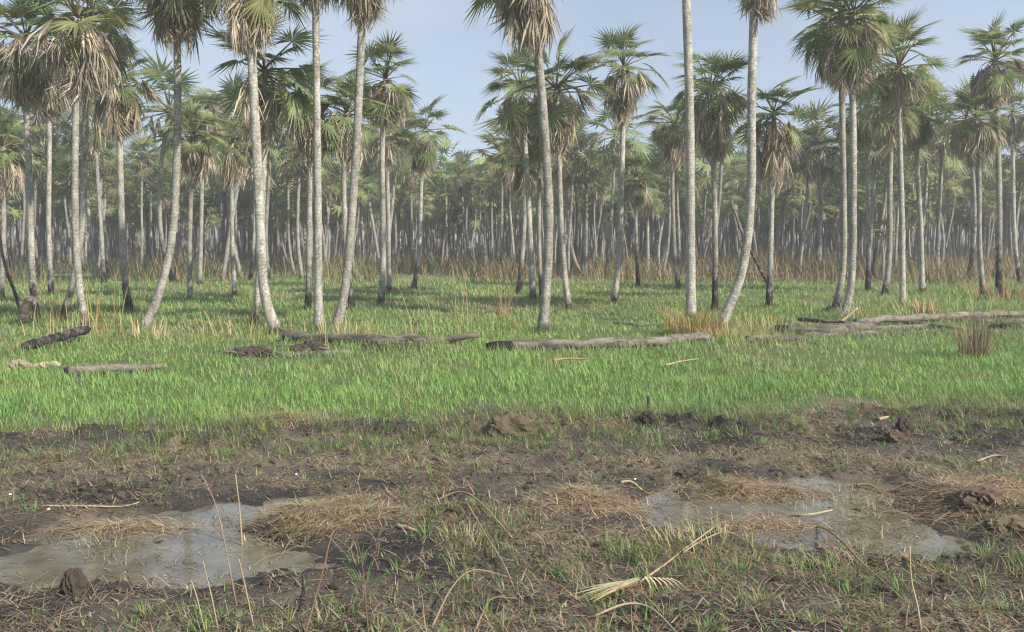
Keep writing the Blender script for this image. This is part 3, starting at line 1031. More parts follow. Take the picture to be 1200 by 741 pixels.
M_BARK_FAR = bark_mat('stand_palm_bark', (0.36, 0.345, 0.305), (0.16, 0.15, 0.128), ringscale=15.0, lichen=0.4)  # darker, less white bark for the palms of the stand
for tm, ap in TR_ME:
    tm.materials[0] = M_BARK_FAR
rg = np.random.default_rng(77)
placed = [(o.location.x, o.location.y) for o in bpy.data.objects if o.name.startswith('palm_tree')]
stand = []
tries = 0
while len(stand) < 256 and tries < 60000:
    tries += 1
    yy = 38 + 46 * rg.random() ** 0.6
    xx = (rg.random() * 2 - 1) * 0.56 * yy
    px = 600 + xx / yy * F
    if yy < 47 and 420 < px < 1080 and rg.random() < 0.8:
        continue
    if 490 < px < 575 and yy < 62:
        continue
    if 560 < px < 1130 and yy < 44:
        continue
    if 380 < px < 600 and yy < 55 and rg.random() < 0.5:
        continue
    if any((xx - a) ** 2 + (yy - b_) ** 2 < 1.1 for a, b_ in placed):
        continue
    placed.append((xx, yy))
    stand.append((xx, yy))
stand.sort(key=lambda p: p[1])
# landmarks of the clearing, by picture column, for naming the nearer palms of the stand
ANCHORS = [(-300, 'the left picture edge'), (35, 'the far left broad skirted palm'), (100, 'the pale left palm above the charred log'), (145, 'the rounded brown skirted palm'),
           (205, 'the bowed white palm'), (305, 'the thick pale curved palm'), (372, 'the speckled white trunk'), (410, 'the pale leaning palm'),
           (449, 'the tall green crowned palm'), (490, 'the lone slender palm'), (615, 'the centre palm cluster'), (642, 'the tall centre palm'),
           (726, 'the spiky crowned palm right of centre'), (809, 'the thick straight white trunk'), (870, 'the curved white trunk'), (903, 'the black footed long skirted palm'),
           (992, 'the tall right pair'), (1056, 'the palm with orange leaf stalks'), (1148, 'the patchy white stemmed palm'), (1170, 'the dark tall right palm')]
ORD = ['first', 'second', 'third', 'fourth', 'fifth', 'sixth', 'seventh', 'eighth', 'ninth', 'tenth', 'eleventh', 'twelfth', 'thirteenth', 'fourteenth', 'fifteenth', 'sixteenth', 'seventeenth', 'eighteenth']
GAPS = {}
for (xx, yy) in stand:
    s = (0.62 + 0.30 * rg.random()) if rg.random() < 0.30 else (0.92 + 0.26 * rg.random())
    px = 600 + xx / yy * F
    if yy < 56:
        s *= 1.06
    if px < 470 or px > 990:
        s *= 1.10
    if 480 < px < 580:
        s *= 0.92
    root = bpy.data.objects.new('palm_tree', None)
    COL.objects.link(root)
    root.location = (xx, yy, h1(xx, yy))
    root.rotation_euler = (rg.normal() * .03, rg.normal() * .03, rg.random() * 6.283)
    root.scale = (s * (0.95 + .2 * rg.random()),) * 2 + (s,)
    ti = int(rg.integers(10))
    tm, ap = TR_ME[ti]
    if yy < 57:
        gap = max([i for i, a in enumerate(ANCHORS) if a[0] <= px], default=0)
        GAPS.setdefault(gap, []).append((px, root, ti))
    tag(root, 'small far palm deep inside the dense stand', 'palm tree', 'palms of the dense stand beyond the clearing')
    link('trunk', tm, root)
    k = rg.integers(8)
    cs = 1.2 + 0.45 * rg.random()
    link('crown', CROWN_ME[k], root, ap, (0, 0, rg.random() * 6), cs)
    link('dead_skirt', SKIRT_ME[(k + rg.integers(8)) % 8], root, ap, (0, 0, rg.random() * 6), 0.9 + 0.4 * rg.random())

for gap, lst in GAPS.items():
    lst.sort(key=lambda q: q[0])
    for i, (px, root, ti) in enumerate(lst):
        foot = 'burnt' if ti % 5 in (2, 4) else 'grey'
        root['label'] = '%s footed background palm, %s right of %s' % (foot, ORD[min(i, 17)], ANCHORS[gap][1])

# the far wood behind: one mass
FVL = [frond_arrays(70 + i, nseg=10, lowpoly=True) for i in range(3)]


def bare(a, k):
    return a[0], a[1][k:], a[2]


FVL = [bare(a, 12) for a in FVL]
DVL = [bare(dead_arrays(70 + i, nst=4, lowpoly=True), 18) for i in range(3)]
crowns = []
for i in range(6):
    g = np.random.default_rng(500 + i)
    crowns.append(join([assemble(crown_layout(g, 12), FVL, g), assemble(skirt_layout(g, 13, 1.1), DVL, g)]))
parts_leaf, parts_wood = [], []
for i in range(2700):
    yy = 74 + 125 * rg.random() ** 1.15
    xx = (rg.random() * 2 - 1) * 0.62 * yy
    hh = 3.7 + 3.9 * rg.random() + 1.6 * (yy - 72) / 95
    V_, F_, C_ = crowns[rg.integers(6)]
    rz = rot_euler(0, 0, rg.random() * 6.283)
    lx, ly = rg.normal() * .25, rg.normal() * .25
    parts_leaf.append(((V_ * (1.25 + .4 * rg.random())) @ rz.T + np.array((xx + lx, yy + ly, hh)), F_, C_ * (.72 + .45 * rg.random()) * np.array((0.95, 1.06, .82))))
    tv, tf, ta = tube([Vector((xx, yy, -.2)), Vector((xx + lx * 1.3, yy + ly, hh * .5)), Vector((xx + lx, yy + ly, hh))], [.085, .075, .065], 5, cap=False)
    g_ = (0.23 + .17 * rg.random())
    parts_wood.append((tv, tf, np.tile(np.array((g_, g_ * .95, g_ * .84)), (len(tv), 1))))
V_, F_, C_ = join(parts_leaf + parts_wood)
M_FAR = leaf_mat('far_palm', trans=0.2, vary=0.0, hue=0.0, rough=0.8)
tag(link('far_palm_wood', tri_mesh('far_palm_wood', V_, F_, M_FAR, col=C_)), kind='stuff')


# undergrowth deep in the wood
n = 15000
y = 95 + 140 * RNG.random(n)
x = (RNG.random(n) * 2 - 1) * 0.62 * y
c = mixc(jcol((.17, .18, .10), n, .35), jcol((.26, .22, .15), n, .3), (RNG.random(n) < .5).astype(float))
V, Fc, C = blades(np.stack([x, y, H(x, y) - .05], 1), 1.0 + 3.2 * RNG.random(n) ** 1.5 * np.clip((y - 80) / 80, .3, 1), .16 + .22 * RNG.random(n), RNG.random(n) * 6.283,
                  .05 + .3 * RNG.random(n), .3 * RNG.random(n), c, seg=2, droop=.1)
tag(link('undergrowth', tri_mesh('undergrowth', V, Fc, M_STRAW, col=C)), kind='stuff')

# ------------------------------------------------------------------ logs, sticks, stumps
LOGPTS = []


def log(name, label, cat, pix, thick_px, char=None, sides=10, mat=None, lift=0.0, group=None, rough=0.13, taper=1.0, nseg=18, seed=0, rise=0.0):
    """pix: (px, py) of the axis where it lies; each point rests on the ground at that pixel"""
    g = [ground(px, py) for (px, py) in pix]
    Ym = g[0].y
    r0 = thick_px / F * Ym * 0.5
    pts = []
    for q in g:
        pts.append(Vector((q.x, q.y, q.z + r0 * 0.7 + lift)))
    for k_, p_ in enumerate(pts):
        p_.z += rise * k_ / (len(pts) - 1)
    o0 = pts[0].copy()
    cp = catmull([p - o0 for p in pts], nseg)
    rl = np.random.default_rng(seed + 70)
    vv = 0.13 if len(pix) > 3 else 0.05
    rad = [r0 * (1 + (taper - 1) * i / nseg) * (1 - vv + 2 * vv * rl.random()) for i in range(nseg + 1)]
    cp = [c_ + Vector((0, 2.2 * vv * r0 * rl.normal(), 1.6 * vv * r0 * rl.normal())) for c_ in cp]
    rad[0] *= 0.8
    rad[-1] *= 0.7
    LOGPTS.extend([(c_ + o0, r0) for c_ in cp])
    V_, F_, al = tube(cp, rad, sides, rough=rough, rs=seed)
    t = al / max(al.max(), 1e-6)
    ch = np.full(len(al), -0.5)
    if char:
        for (a, b_, v) in char:
            ch = np.maximum(ch, np.where((t >= a - 1e-4) & (t <= b_ + 1e-4), v, -0.5))
    me = tri_mesh(name, V_, F_, mat or M_LOG, smooth=True, flt={'along': al, 'char': ch})
    o = link(name, me, loc=o0)
    return tag(o, label, cat, group)


LG = 'fallen palm trunks lying in the grass'
log('log', 'short charred black log lying in grass at the left', 'log', [(28, 413), (65, 407), (104, 400)], 11, [(0, 1, .6)], rise=.13, lift=.035, seed=1, group=LG)
log('log', 'grey weathered log piece behind the left end of the charred log', 'log', [(10, 411), (28, 410), (42, 410)], 8, seed=2, group=LG)
log('log', 'half buried grey log with dark open end, lowest in the left grass', 'log', [(76, 444), (120, 441), (190, 437)], 13, [(0, .05, .6)], lift=.035, seed=3, group=LG, taper=.7)
log('log', 'long fallen trunk running right from the thick curved palm, pale at its right end', 'log',
    [(332, 400), (380, 404), (440, 405), (500, 404), (562, 404)], 13, [(.0, .1, .3), (.38, .55, .35)], lift=.035, seed=4, group=LG, taper=.6)
log('log', 'charred trunk section under the long fallen trunk', 'log', [(422, 410), (455, 410), (498, 409)], 9, [(0, 1, .5)], seed=5, group=LG)
log('log', 'thin grey pole sunk in grass below the root mass', 'log', [(345, 418), (375, 417), (412, 416)], 7, seed=6, group=LG)
log('log', 'long grey log in the middle with charred black left end', 'log',
    [(570, 412), (630, 411), (700, 410), (770, 406), (832, 402)], 13, [(0, .13, .9), (.2, .3, .25), (.34, .42, .2)], lift=.035, seed=7, group=LG, taper=.85)
log('log', 'short pale log between the curved white trunk and the right log pile', 'log', [(874, 402), (905, 401), (942, 402)], 10, [(.55, .75, .35)], seed=8, group=LG)
log('log', 'dark thick log at the left of the right log pile', 'log', [(908, 392), (960, 393), (1022, 388)], 14, [(0, .12, .6), (.3, .45, .2)], seed=9, group=LG)
log('log', 'long upper log of the right pile reaching the picture edge', 'log', [(1002, 385), (1070, 381), (1140, 377), (1225, 373)], 9, [(.0, .1, .3), (.3, .5, .25), (.7, .8, .3)], lift=.08, seed=10, group=LG)
log('log', 'thin white pole lying lowest in the right log pile', 'log', [(985, 394), (1060, 393), (1140, 392), (1215, 390)], 6, seed=11, group=LG)
log('log', 'grey log slanting down right in the right pile', 'log', [(1062, 382), (1100, 387), (1130, 392)], 8, seed=12, group=LG)
log('log', 'thin dark branch on top of the right pile', 'branch', [(935, 385), (965, 388), (990, 389)], 5, [(0, 1, .5)], lift=.16, seed=13, group=LG, taper=.6)
log('log', 'charred chunk under the long upper log near the picture edge', 'log', [(1162, 389), (1180, 389), (1196, 388)], 12, [(0, 1, .6)], seed=14, group=LG)
log('log', 'thin dark log in the grass behind the middle log', 'log', [(720, 381), (755, 384), (792, 384)], 5, [(0, 1, .35)], seed=15, group=LG)
log('log', 'brown log lying between the upper and the white pole of the right pile', 'log', [(1020, 389), (1062, 387), (1105, 384)], 8, [(.2, .5, .3)], seed=17, group=LG)
log('log', 'dark broken log behind the upper log near the right edge', 'log', [(1120, 379), (1160, 380), (1215, 379)], 8, [(0, 1, .4)], seed=18, group=LG)
log('log', 'dark log under the thin white pole at the left of the right pile', 'log', [(940, 397), (990, 396), (1030, 394)], 8, [(0, 1, .4)], seed=19, group=LG)
log('log', 'grey mossy log end beside the dark thick one', 'log', [(905, 402), (925, 402), (945, 403)], 9, [(.5, 1, .3)], seed=16, group=LG)


def log_grass():
    n = 3600
    k_ = RNG.integers(0, len(LOGPTS), n)
    q = np.array([tuple(LOGPTS[i][0]) for i in k_])
    r0 = np.array([LOGPTS[i][1] for i in k_])
    x = q[:, 0] + RNG.normal(size=n) * .16
    y = q[:, 1] - r0 * 1.0 - .14 * RNG.random(n)
    c = mixc(jcol((.22, .36, .11), n, .3), jcol((.40, .32, .17), n, .25), (RNG.random(n) < .3).astype(float))
    V, Fc, C = blades(np.stack([x, y, H(x, y) - .01], 1), .07 + .20 * RNG.random(n) ** 1.5, .011 + .009 * RNG.random(n), RNG.random(n) * 6.283, .1 + .6 * RNG.random(n), .3 * RNG.random(n), c, seg=2, droop=.15)
    tag(link('log_side_grass', tri_mesh('log_side_grass', V, Fc, M_GRASS, col=C)), kind='stuff')


log_grass()


def stem3(name, label, cat, path, width, mat, char=None, base_px=None, dY=0.0, taper=.8, group=None, seed=0, sides=8, nseg=12):
    b_ = ground(*path[0])
    pts = [b_ + Vector((0, 0, -.06))] + [at(px, py, b_.y + dY * (i + 1) / (len(path) - 1)) for i, (px, py) in enumerate(path[1:])]
    r0 = width / F * b_.y * .5
    cp = catmull([p - b_ for p in pts], nseg)
    V_, F_, al = tube(cp, [r0 * (1 + (taper - 1) * i / nseg) for i in range(nseg + 1)], sides, rough=.05, rs=seed)
    t = al / al.max()
    ch = np.full(len(al), -.5) if char is None else np.where(t < char, .55, -.5)
    me = tri_mesh(name, V_, F_, mat, smooth=True, flt={'along': al, 'char': ch})
    return tag(link(name, me, loc=b_), label, cat, group)


stem3('leaning_trunk', 'thin dead trunk leaning left behind the curved white palm', 'dead tree', [(907, 345), (888, 310), (872, 278), (860, 245)], 4.2, M_LOG, .55, dY=1.0)
stem3('leaning_trunk', 'grey dead trunk crossing the thin leaning one', 'dead tree', [(882, 328), (872, 300), (863, 268), (857, 235)], 3.5, M_LOG, .55, dY=.5)
stem3('leaning_trunk', 'far thin trunk fallen aslant among the brown reeds', 'dead tree', [(1106, 316), (1080, 307), (1045, 296)], 2.8, M_LOG, .55, dY=1.5)
stem3('leaning_trunk', 'crooked burnt stem leaning left at the left edge', 'dead tree', [(26, 372), (18, 345), (6, 312), (-2, 270)], 4.2, M_LOG, .55, dY=.4)
stem3('stump', 'burnt stump at the far left between dark palm feet', 'stump', [(27, 379), (30, 362), (36, 347)], 14, M_LOG, .9, taper=.65)
stem3('branch', 'upright charred snag poking from the mud at the grass edge', 'branch', [(759, 482), (760, 472), (759, 464)], 5, M_LOG, 1.1, taper=.5)


def lump(name, label, cat, px, py, rx, ry, rz, colr, seed, sub=4, amp=.5, group=None):
    import bmesh
    bm = bmesh.new()
    bmesh.ops.create_icosphere(bm, subdivisions=sub, radius=1)
    g = ground(px, py)
    vs = np.array([v.co[:] for v in bm.verts])
    k = 1 + amp * fbm(vs[:, 0] * 2.1 + seed * 7.7 + vs[:, 2] * 1.3, vs[:, 1] * 2.1 + seed * 3.1 - vs[:, 2], 4) + 0.6 * amp * fbm(vs[:, 0] * 6 + seed + vs[:, 2] * 5, vs[:, 1] * 6 - vs[:, 2] * 4, 3)
    vs = vs * k[:, None] * np.array((rx, ry, rz))
    vs[:, 2] = np.maximum(vs[:, 2], -0.35 * rz)
    fs = np.array([[v.index for v in f.verts] for f in bm.faces])
    bm.free()
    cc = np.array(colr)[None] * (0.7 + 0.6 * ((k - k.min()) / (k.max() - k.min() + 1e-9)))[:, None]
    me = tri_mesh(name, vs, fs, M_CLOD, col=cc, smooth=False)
    return tag(link(name, me, loc=(g.x, g.y, g.z + .1 * rz)), label, cat, group)


DK = (0.055, 0.043, 0.033)
BR = (0.12, 0.088, 0.058)
MC = 'larger mud clods'
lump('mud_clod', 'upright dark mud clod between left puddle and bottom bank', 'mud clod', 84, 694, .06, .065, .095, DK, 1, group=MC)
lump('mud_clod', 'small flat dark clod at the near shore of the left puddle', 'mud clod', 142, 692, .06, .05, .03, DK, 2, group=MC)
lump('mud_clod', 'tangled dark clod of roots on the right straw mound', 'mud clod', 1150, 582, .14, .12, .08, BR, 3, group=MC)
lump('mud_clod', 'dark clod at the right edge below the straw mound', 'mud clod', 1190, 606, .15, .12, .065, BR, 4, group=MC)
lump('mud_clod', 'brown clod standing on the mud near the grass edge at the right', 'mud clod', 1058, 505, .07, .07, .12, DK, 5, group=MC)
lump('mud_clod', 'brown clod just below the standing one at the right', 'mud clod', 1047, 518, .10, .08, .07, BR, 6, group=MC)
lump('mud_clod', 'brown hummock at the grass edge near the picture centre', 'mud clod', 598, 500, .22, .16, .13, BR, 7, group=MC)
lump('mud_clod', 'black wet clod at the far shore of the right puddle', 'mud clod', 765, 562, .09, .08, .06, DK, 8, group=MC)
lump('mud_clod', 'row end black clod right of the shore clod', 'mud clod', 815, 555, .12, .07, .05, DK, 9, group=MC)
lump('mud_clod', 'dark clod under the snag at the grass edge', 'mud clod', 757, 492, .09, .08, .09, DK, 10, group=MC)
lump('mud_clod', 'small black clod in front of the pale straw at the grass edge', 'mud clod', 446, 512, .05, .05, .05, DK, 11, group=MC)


def root_mass(label, px, py, rx, ry, rz, colr, seed, nr=11):
    """charred root ball with broken roots sticking out of it"""
    import bmesh
    rg = np.random.default_rng(seed + 50)
    g = ground(px, py)
    e = bpy.data.objects.new('root_mass', None)
    COL.objects.link(e)
    e.location = g
    tag(e, label, 'root mass')
    bm = bmesh.new()
    bmesh.ops.create_icosphere(bm, subdivisions=4, radius=1)
    vs = np.array([v.co[:] for v in bm.verts])
    fs = np.array([[v.index for v in f.verts] for f in bm.faces])
    bm.free()
    k = 1 + .55 * fbm(vs[:, 0] * 2.3 + seed + vs[:, 2], vs[:, 1] * 2.3 - vs[:, 2], 4) + .4 * fbm(vs[:, 0] * 7 + seed + vs[:, 2] * 6, vs[:, 1] * 7 - vs[:, 2] * 5, 3)
    vs = vs * k[:, None] * np.array((rx, ry, rz))
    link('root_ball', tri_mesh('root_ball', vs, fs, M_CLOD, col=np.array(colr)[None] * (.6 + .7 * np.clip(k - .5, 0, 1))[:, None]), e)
    for j in range(nr):
        a, el = rg.random() * 6.283, rg.random() * .35
        ln = (.4 + .7 * rg.random()) * rx * 1.3
        d_ = Vector((math.cos(a) * math.cos(el), math.sin(a) * math.cos(el), math.sin(el)))
        p0 = Vector((d_.x * rx * .6, d_.y * ry * .6, d_.z * rz * .6))
        p1 = p0 + d_ * ln * .5 + Vector((rg.normal() * .03, rg.normal() * .03, .02))
        p2 = p0 + d_ * ln + Vector((rg.normal() * .06, rg.normal() * .06, -.05))
        r0 = .014 + .014 * rg.random()
        V_, F_, al = tube(catmull([p0, p1, p2], 6), [r0 * (1 - .1 * q) for q in range(7)], 5, rough=.15, rs=j)
        link('root', tri_mesh('root', V_, F_, M_LOG, smooth=True, flt={'along': al, 'char': np.full(len(al), .2 * rg.random())}), e)


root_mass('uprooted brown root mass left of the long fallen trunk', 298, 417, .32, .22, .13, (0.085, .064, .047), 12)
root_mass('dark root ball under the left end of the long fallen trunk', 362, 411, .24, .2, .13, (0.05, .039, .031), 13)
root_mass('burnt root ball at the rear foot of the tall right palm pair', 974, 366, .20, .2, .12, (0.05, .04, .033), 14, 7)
lump('stone', 'pale tan broken chunk in the left grass', 'stone', 24, 432, .18, .15, .10, (.36, .30, .21), 15)
lump('stone', 'smaller pale chunk right of the pale tan one', 'stone', 56, 429, .13, .1, .06, (.36, .30, .21), 16)
for j, (px, py, lb) in enumerate([(758, 563, 'pale round pebble at the shore of the right puddle'), (12, 581, 'white shell bit on black mud, leftmost'),
                                  (17, 578, 'white shell bit close behind the leftmost one'), (57, 597, 'white shell bit above the left straw bundle'),
                                  (93, 594, 'white shell bit right of the one above the straw bundle'), (347, 557, 'white shell bit above the big straw mound'),
                                  (531, 571, 'white shell bit on black soil near the centre'), (744, 562, 'tiny white shell bit left of the pale pebble')]):
    lump('shell_bit', lb, 'shell', px, py, .011, .010, .008, (.75, .72, .62), 20 + j, sub=2, amp=.3)

# ------------------------------------------------------------------ straw mounds (things), tussocks, stalks
MLAB = ['big pale straw mound on the right shore of the left puddle', 'flat bundle of broken stalks at the far shore of the left puddle',
        'broad matted straw mound at the right beside the right puddle', 'brown straw mat left of the right puddle',
        'low straw mat on the far shore of the right puddle', 'straw clump standing in the right puddle', 'pale straw patch at the grass edge left of centre']
MN = [4600, 800, 5200, 2400, 1900, 900, 1300]
for i, (cx, cy_, rx, ry, hh) in enumerate(MND):
    rg = np.random.default_rng(800 + i)
    n = MN[i]
    x = cx + rg.normal(size=n) * rx * 0.52
    y = cy_ + rg.normal(size=n) * ry * 0.52
    z = np.maximum(H(x, y), WATER_Z)
    P = np.stack([x - cx, y - cy_, z - WATER_Z + rg.random(n) ** 2 * 0.028], 1)
    main = 0.5 if i in (0, 1) else 0.0
    az = main + 2.2 * fbm(x * 4, y * 4, 2) + rg.normal(size=n) * (0.7 if i in (0, 1) else 1.2)
    az = np.where(rg.random(n) < .5, az, az + math.pi)
    t = rg.random(n)
    cl = mixc(jcol((.13, .09, .055), n, .4, rg), jcol((.62, .48, .28), n, .25, rg), t if i not in (2, 3) else t ** 1.5)
    V, Fc, C = blades(P, (.06 + .17 * rg.random(n)), (.003 + .003 * rg.random(n)), az, 1.12 + .5 * rg.random(n), .1 + .2 * rg.random(n), cl, seg=3, droop=.30)
    o = link('straw_mound', tri_mesh('straw_mound', V, Fc, M_STRAW, col=C), loc=(cx, cy_, WATER_Z))
    tag(o, MLAB[i], 'straw mound', 'mounds of dead straw on the mud')


def tussock(name, label, px, py, rad_, hgt_, n, cola, colb, seed, lean=(.05, .5), wd=.012, bend=.35, group=None, cat='dry grass', droop=.15):
    rg = np.random.default_rng(seed + 2000)
    g = ground(px, py)
    g.z = max(g.z, WATER_Z)
    a = rg.random(n) * 6.283
    r_ = rad_ * np.sqrt(rg.random(n))
    P = np.stack([r_ * np.cos(a), r_ * np.sin(a), np.full(n, -.03)], 1)
    cl = mixc(jcol(cola, n, .2, rg), jcol(colb, n, .2, rg), rg.random(n))
    V, Fc, C = blades(P, hgt_ * (.45 + .55 * rg.random(n)), wd * (.6 + .8 * rg.random(n)), a + rg.normal(size=n) * .6, lean[0] + (lean[1] - lean[0]) * rg.random(n),
                      bend * rg.random(n), cl, seg=3, droop=droop)
    o = link(name, tri_mesh(name, V, Fc, M_STRAW, col=C), loc=g)
    return tag(o, label, cat, group)


TN, GD, GO, GN = (.52, .42, .23), (.42, .32, .12), (.40, .24, .10), (.18, .24, .06)
DG = 'clumps of dry grass and reeds'
tussock('grass_tussock', 'golden grass tussock at the foot of the thick straight white trunk', 815, 392, .55, .75, 420, GD, GO, 1, group=DG)
tussock('grass_tussock', 'pale dry grass tuft at the foot of the curved white trunk', 852, 398, .5, .45, 200, TN, GD, 2, group=DG)
tussock('grass_tussock', 'straw yellow grass right of the tall right pair', 1020, 376, .65, .75, 90, TN, GD, 3, lean=(.05, .35), group=DG)
tussock('dead_frond_clump', 'tan fallen palm leaf propped at the right log pile', 1084, 372, .22, .85, 60, (.50, .33, .17), (.46, .34, .19), 4, lean=(.1, .7), wd=.04, group=DG)
tussock('dry_reeds', 'tall sparse tan reeds in front of the open sky gap', 520, 398, .95, 1.6, 34, TN, GD, 5, lean=(.03, .35), wd=.010, group=DG)
tussock('dry_shrub', 'orange brown dry shrub left of the centre cluster', 590, 375, .14, 1.75, 40, (.36, .25, .14), GO, 6, lean=(.02, .34), wd=.008, bend=.2, group=DG)
tussock('dry_shrub', 'dark brown twiggy shrub standing before the right log pile', 1143, 420, .25, .95, 150, (.16, .12, .075), (.30, .22, .13), 7, lean=(.02, .30), wd=.012, group=DG)
tussock('dry_reeds', 'loose straw reeds around the foot of the speckled white trunk', 385, 398, 1.0, .70, 60, TN, GD, 8, lean=(.03, .4), group=DG)
tussock('dry_reeds', 'straw reeds left of the thick curved pale palm', 285, 398, .8, .85, 45, TN, GD, 9, lean=(.03, .5), group=DG)
tussock('dry_reeds', 'scattered straw stalks between the charred log and the far left palm', 60, 400, 1.3, 1.0, 24, TN, (.62, .52, .27), 10, lean=(.03, .35), wd=.014, group=DG)
tussock('dry_reeds', 'short straw stubs around the bowed white palm foot', 172, 396, .45, .55, 28, TN, (.62, .52, .33), 11, lean=(.02, .4), wd=.03, group=DG)
tussock('dry_reeds', 'thin tan weeds in front of the left middle palms', 115, 398, .9, 1.5, 40, GD, GO, 12, lean=(.02, .4), wd=.014, group=DG)
tussock('dry_reeds', 'thin dry stalks by the right picture edge', 1110, 378, 1.2, 1.3, 70, TN, GD, 13, lean=(.03, .4), wd=.014, group=DG)
tussock('dry_reeds', 'sparse yellow stalks around the short pale log', 905, 390, 1.1, .65, 90, TN, GD, 14, lean=(.03, .4), wd=.014, group=DG)
tussock('grass_tussock', 'yellow stalk cluster right of the pale leaning palm', 418, 394, .45, .55, 50, TN, (.6, .5, .26), 15, lean=(.03, .35), wd=.02, group=DG)
tussock('dry_reeds', 'brown reeds at the foot of the dark right palm', 1185, 352, 1.2, 1.1, 120, (.30, .2, .1), GO, 16, wd=.025, group=DG)
tussock('grass_tussock', 'pale upright straw grass on the near shore of the right puddle', 832, 645, .33, .17, 300, TN, GN, 17, wd=.006, group=DG)
tussock('grass_tussock', 'thin straw sprouts in the middle of the left puddle', 125, 650, .20, .12, 95, TN, GN, 18, wd=.005, group=DG)
tussock('grass_tussock', 'thin green sprouts growing in the right puddle', 1005, 616, .45, .13, 200, (.16, .26, .07), TN, 19, wd=.005, group=DG)
tussock('grass_tussock', 'single bright green tuft on black mud at left', 38, 610, .035, .16, 26, (.10, .27, .08), (.12, .25, .07), 20, wd=.007, group=DG)
tussock('grass_tussock', 'bright green tuft in the foreground left of the fallen leaf', 735, 655, .12, .19, 90, (.13, .30, .06), GN, 21, wd=.007, group=DG)
tussock('grass_tussock', 'bright green tuft in the bottom left part of the foreground centre', 548, 640, .18, .17, 150, (.15, .27, .06), TN, 22, wd=.006, group=DG)
tussock('grass_tussock', 'green tuft row on the near shore below the bent twig', 980, 675, .30, .17, 220, (.13, .26, .06), GN, 23, wd=.006, group=DG)


def stalk(label, path, wpx, mat=M_STICK, cat='stalk', name='dry_stalk', group=None, standing=True, seed=0, lifts=None):
    """thin tapering stem; standing: rises at one distance; else it lies along the ground with small lifts"""
    if standing:
        return stem3(name, label, cat, path, wpx, mat, taper=.55, group=group, seed=seed, sides=5, nseg=10)
    g = [ground(px, py) for (px, py) in path]
    lifts = lifts or [.012] * len(path)
    pts = [q + Vector((0, 0, l)) for q, l in zip(g, lifts)]
    r0 = wpx / F * g[0].y * .5
    o0 = g[0]
    cp = catmull([p - o0 for p in pts], 16)
    V_, F_, al = tube(cp, [r0 * (1 - .45 * i / 16) for i in range(17)], 5, rough=.1, rs=seed)
    me = tri_mesh(name, V_, F_, mat, smooth=True, flt={'along': al, 'char': np.full(len(al), -.5)})
    return tag(link(name, me, loc=o0), label, cat, group)


SG = 'bare stalks and twigs in the foreground'
M_PALE = bark_mat('pale_stalk', (0.50, 0.41, 0.27), (0.34, 0.26, 0.165), lichen=0.0, rings=False)
M_RED = bark_mat('red_twig', (0.30, 0.17, 0.11), (0.19, 0.105, 0.07), lichen=0.0, rings=False)
stalk('straight pale stalk rising from the left puddle', [(285, 648), (281, 600), (276, 556)], 2.6, M_PALE, group=SG, seed=1)
stalk('thin brown stalk leaning left across the left puddle', [(280, 712), (264, 640), (252, 590), (236, 556)], 2, M_STICK, group=SG, seed=2)
stalk('pale stalk at the near shore below the puddle, leaning left', [(258, 738), (248, 700), (238, 658)], 2, M_PALE, group=SG, seed=3)
stalk('thin pale stalk left of the near shore ones', [(242, 738), (232, 705), (224, 680)], 2, M_PALE, group=SG, seed=4)
stalk('short pale stalk right of the straight stalk', [(300, 735), (288, 690), (280, 655)], 2, M_PALE, group=SG, seed=5)
stalk('red brown arched twig at bottom left of centre', [(358, 745), (378, 700), (392, 668), (412, 664), (424, 690), (432, 745)], 2.4, M_RED, 'twig', 'twig', SG, False, 6, [.01, .12, .2, .2, .14, .0])
stalk('long arched tan twig left of the centre foreground', [(508, 590), (540, 592), (565, 606), (600, 634)], 3, M_STICK, 'twig', 'twig', SG, False, 7, [.03, .09, .08, .02])
stalk('grey twig crossing down from the arched tan one', [(546, 600), (570, 640), (590, 670), (602, 690)], 2.5, M_STICK, 'twig', 'twig', SG, False, 8, [.06, .06, .04, .01])
stalk('tan twig arching in the bottom centre', [(506, 738), (530, 706), (556, 690), (600, 684)], 3, M_STICK, 'twig', 'twig', SG, False, 9, [.01, .08, .11, .03])
stalk('short tan twig right of the bottom arching one', [(556, 742), (575, 718), (602, 706)], 3, M_STICK, 'twig', 'twig', SG, False, 10, [.01, .06, .02])
stalk('bent brown twig at the near shore of the right puddle', [(930, 636), (960, 630), (985, 645), (1010, 668), (1030, 690), (1055, 702)], 3, M_STICK, 'twig', 'twig', SG, False, 11, [.02, .07, .06, .05, .04, .01])
stalk('forked pale twig standing at lower right', [(1082, 738), (1075, 710), (1068, 680), (1066, 640)], 3, M_PALE, 'twig', 'twig', SG, True, 12)
stalk('second prong of the forked twig at lower right', [(1060, 738), (1063, 715), (1069, 690)], 3, M_STICK, 'twig', 'twig', SG, True, 13)
stalk('curved pale root at the very bottom below the fallen leaf', [(694, 728), (735, 722), (765, 724), (795, 745)], 3.5, M_PALE, 'root', 'root', SG, False, 14, [.02, .05, .04, .01])
stalk('pale stick lying above the bottom root, right of the fallen leaf', [(800, 655), (820, 640), (850, 634), (880, 644)], 2.6, M_STICK, 'twig', 'twig', SG, False, 15, [.02, .03, .04, .03])
stalk('orange stalk lying at the far shore of the left puddle', [(52, 612), (100, 606), (150, 600), (185, 592)], 2.5, M_PALE, 'stalk', 'dry_stalk', SG, False, 16)
stalk('black stick floating in the right puddle', [(1003, 574), (1018, 578), (1034, 579)], 4, M_RED, 'stick', 'stick', SG, False, 17, [.03, .03, .03])
stalk('straw stalk floating in the right puddle', [(918, 611), (945, 611), (975, 610)], 4, M_PALE, 'stalk', 'dry_stalk', SG, False, 18, [.04, .04, .04])
stalk('pale stick on the mud left of the right puddle', [(727, 567), (740, 572), (752, 580)], 4, M_PALE, 'stick', 'stick', SG, False, 19)
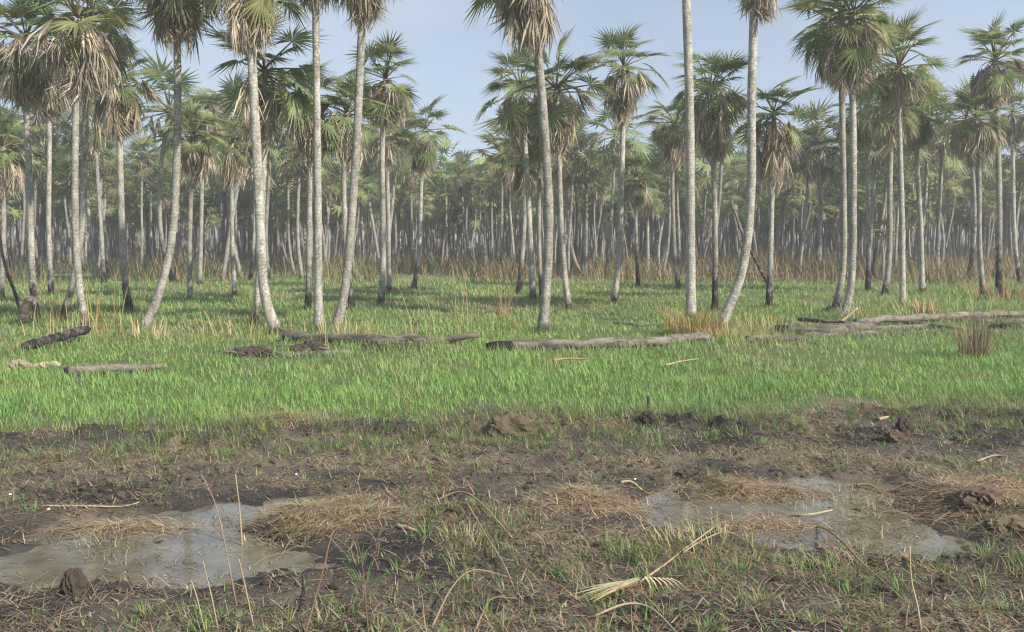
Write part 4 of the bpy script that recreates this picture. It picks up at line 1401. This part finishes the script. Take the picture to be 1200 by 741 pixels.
stalk('dark stick beside the pale one at the right puddle', [(742, 566), (758, 574), (766, 580)], 3, M_RED, 'stick', 'stick', SG, False, 20)
stalk('long pale stick on the right of the straw mound', [(1145, 548), (1170, 542), (1210, 552)], 2.5, M_PALE, 'stick', 'stick', SG, False, 21, [.05, .06, .03])
stalk('white stick on the mud near the right grass edge', [(1030, 485), (1041, 484)], 5, M_PALE, 'stick', 'stick', SG, False, 22)
stalk('pale stick lying in the middle grass before the long log', [(648, 428), (665, 427), (690, 427)], 3, M_STICK, 'stick', 'stick', SG, False, 23, [.07, .08, .07])
stalk('pale twig in the middle grass right of the pale stick', [(780, 435), (800, 431), (818, 428)], 2.5, M_STICK, 'stick', 'stick', SG, False, 24, [.08, .09, .09])
stalk('leaning straw stem before the tall right pair', [(978, 380), (992, 372), (1005, 361)], 4, M_PALE, 'stalk', 'dry_stalk', SG, True, 25)
stalk('broken pale stalk pair on the soil left of centre', [(466, 619), (478, 621), (490, 625)], 6, M_PALE, 'stick', 'stick', SG, False, 26)

# fallen dead palm leaf with its stalk
g = ground(748, 690)
root = bpy.data.objects.new('fallen_palm_leaf', None)
COL.objects.link(root)
root.location = g
tag(root, 'dry tan palm leaf lying on the ground at the bottom with its long stalk', 'palm leaf')
gs = [ground(*p) for p in [(748, 690), (778, 668), (806, 645), (835, 634)]]
cp = catmull([q - g + Vector((0, 0, l)) for q, l in zip(gs, [.03, .035, .04, .05])], 10)
V_, F_, al = tube(cp, [(.0065 - .0002 * i) for i in range(11)], 6, rough=.05)
link('leaf_stalk', tri_mesh('leaf_stalk', V_, F_, M_PALE, smooth=True, flt={'along': al, 'char': np.full(len(al), -.5)}), root)
rg = np.random.default_rng(5)
tipp = ground(680, 706) - g
dirv = tipp.normalized()
azd = math.atan2(dirv.y, dirv.x)
n = 26
P = np.stack([np.zeros(n), np.zeros(n), .025 + .03 * rg.random(n)], 1)
cl = jcol((.52, .42, .26), n, .22, rg)
V1, F1, C1 = blades(P, tipp.length * (.75 + .35 * rg.random(n)), np.full(n, .034), azd + rg.normal(size=n) * .10, np.full(n, 1.45), np.zeros(n), cl, seg=3, droop=.05)
link('leaf_blade', tri_mesh('leaf_blade', V1, F1, M_STRAW, col=C1), root)
for k in range(7):
    P = np.array([[.02 + .018 * k, .0 - .006 * k, .06]])
    V1, F1, C1 = blades(P, np.array([.13]), np.array([.016]), np.array([-1.3 + .12 * k]), np.array([.9]), np.array([.25]), jcol((.62, .50, .31), 1, .1, rg), seg=3, droop=.85)
    link('leaflet', tri_mesh('leaflet', V1, F1, M_STRAW, col=C1), root)

# ------------------------------------------------------------------ haze
if HAZE:
    bx_, y0, y1, z0, z1 = 430, -60, 460, -1.4, 16
    vs = [(sx * bx_, yy, zz) for zz in (z0, z1) for yy in (y0, y1) for sx in (-1, 1)]
    fs = [(0, 2, 3, 1), (4, 5, 7, 6), (0, 1, 5, 4), (2, 6, 7, 3), (0, 4, 6, 2), (1, 3, 7, 5)]
    me = bpy.data.meshes.new('haze')
    me.from_pydata(vs, [], fs)
    m, n_, out = new_mat('haze_air')
    pv = n_.nodes.new('ShaderNodeVolumePrincipled')
    pv.inputs['Color'].default_value = (0.94, 0.96, 1.0, 1)
    pv.inputs['Density'].default_value = HAZE
    n_.links.new(pv.outputs[0], out.inputs['Volume'])
    me.materials.append(m)
    tag(link('haze', me), kind='stuff')
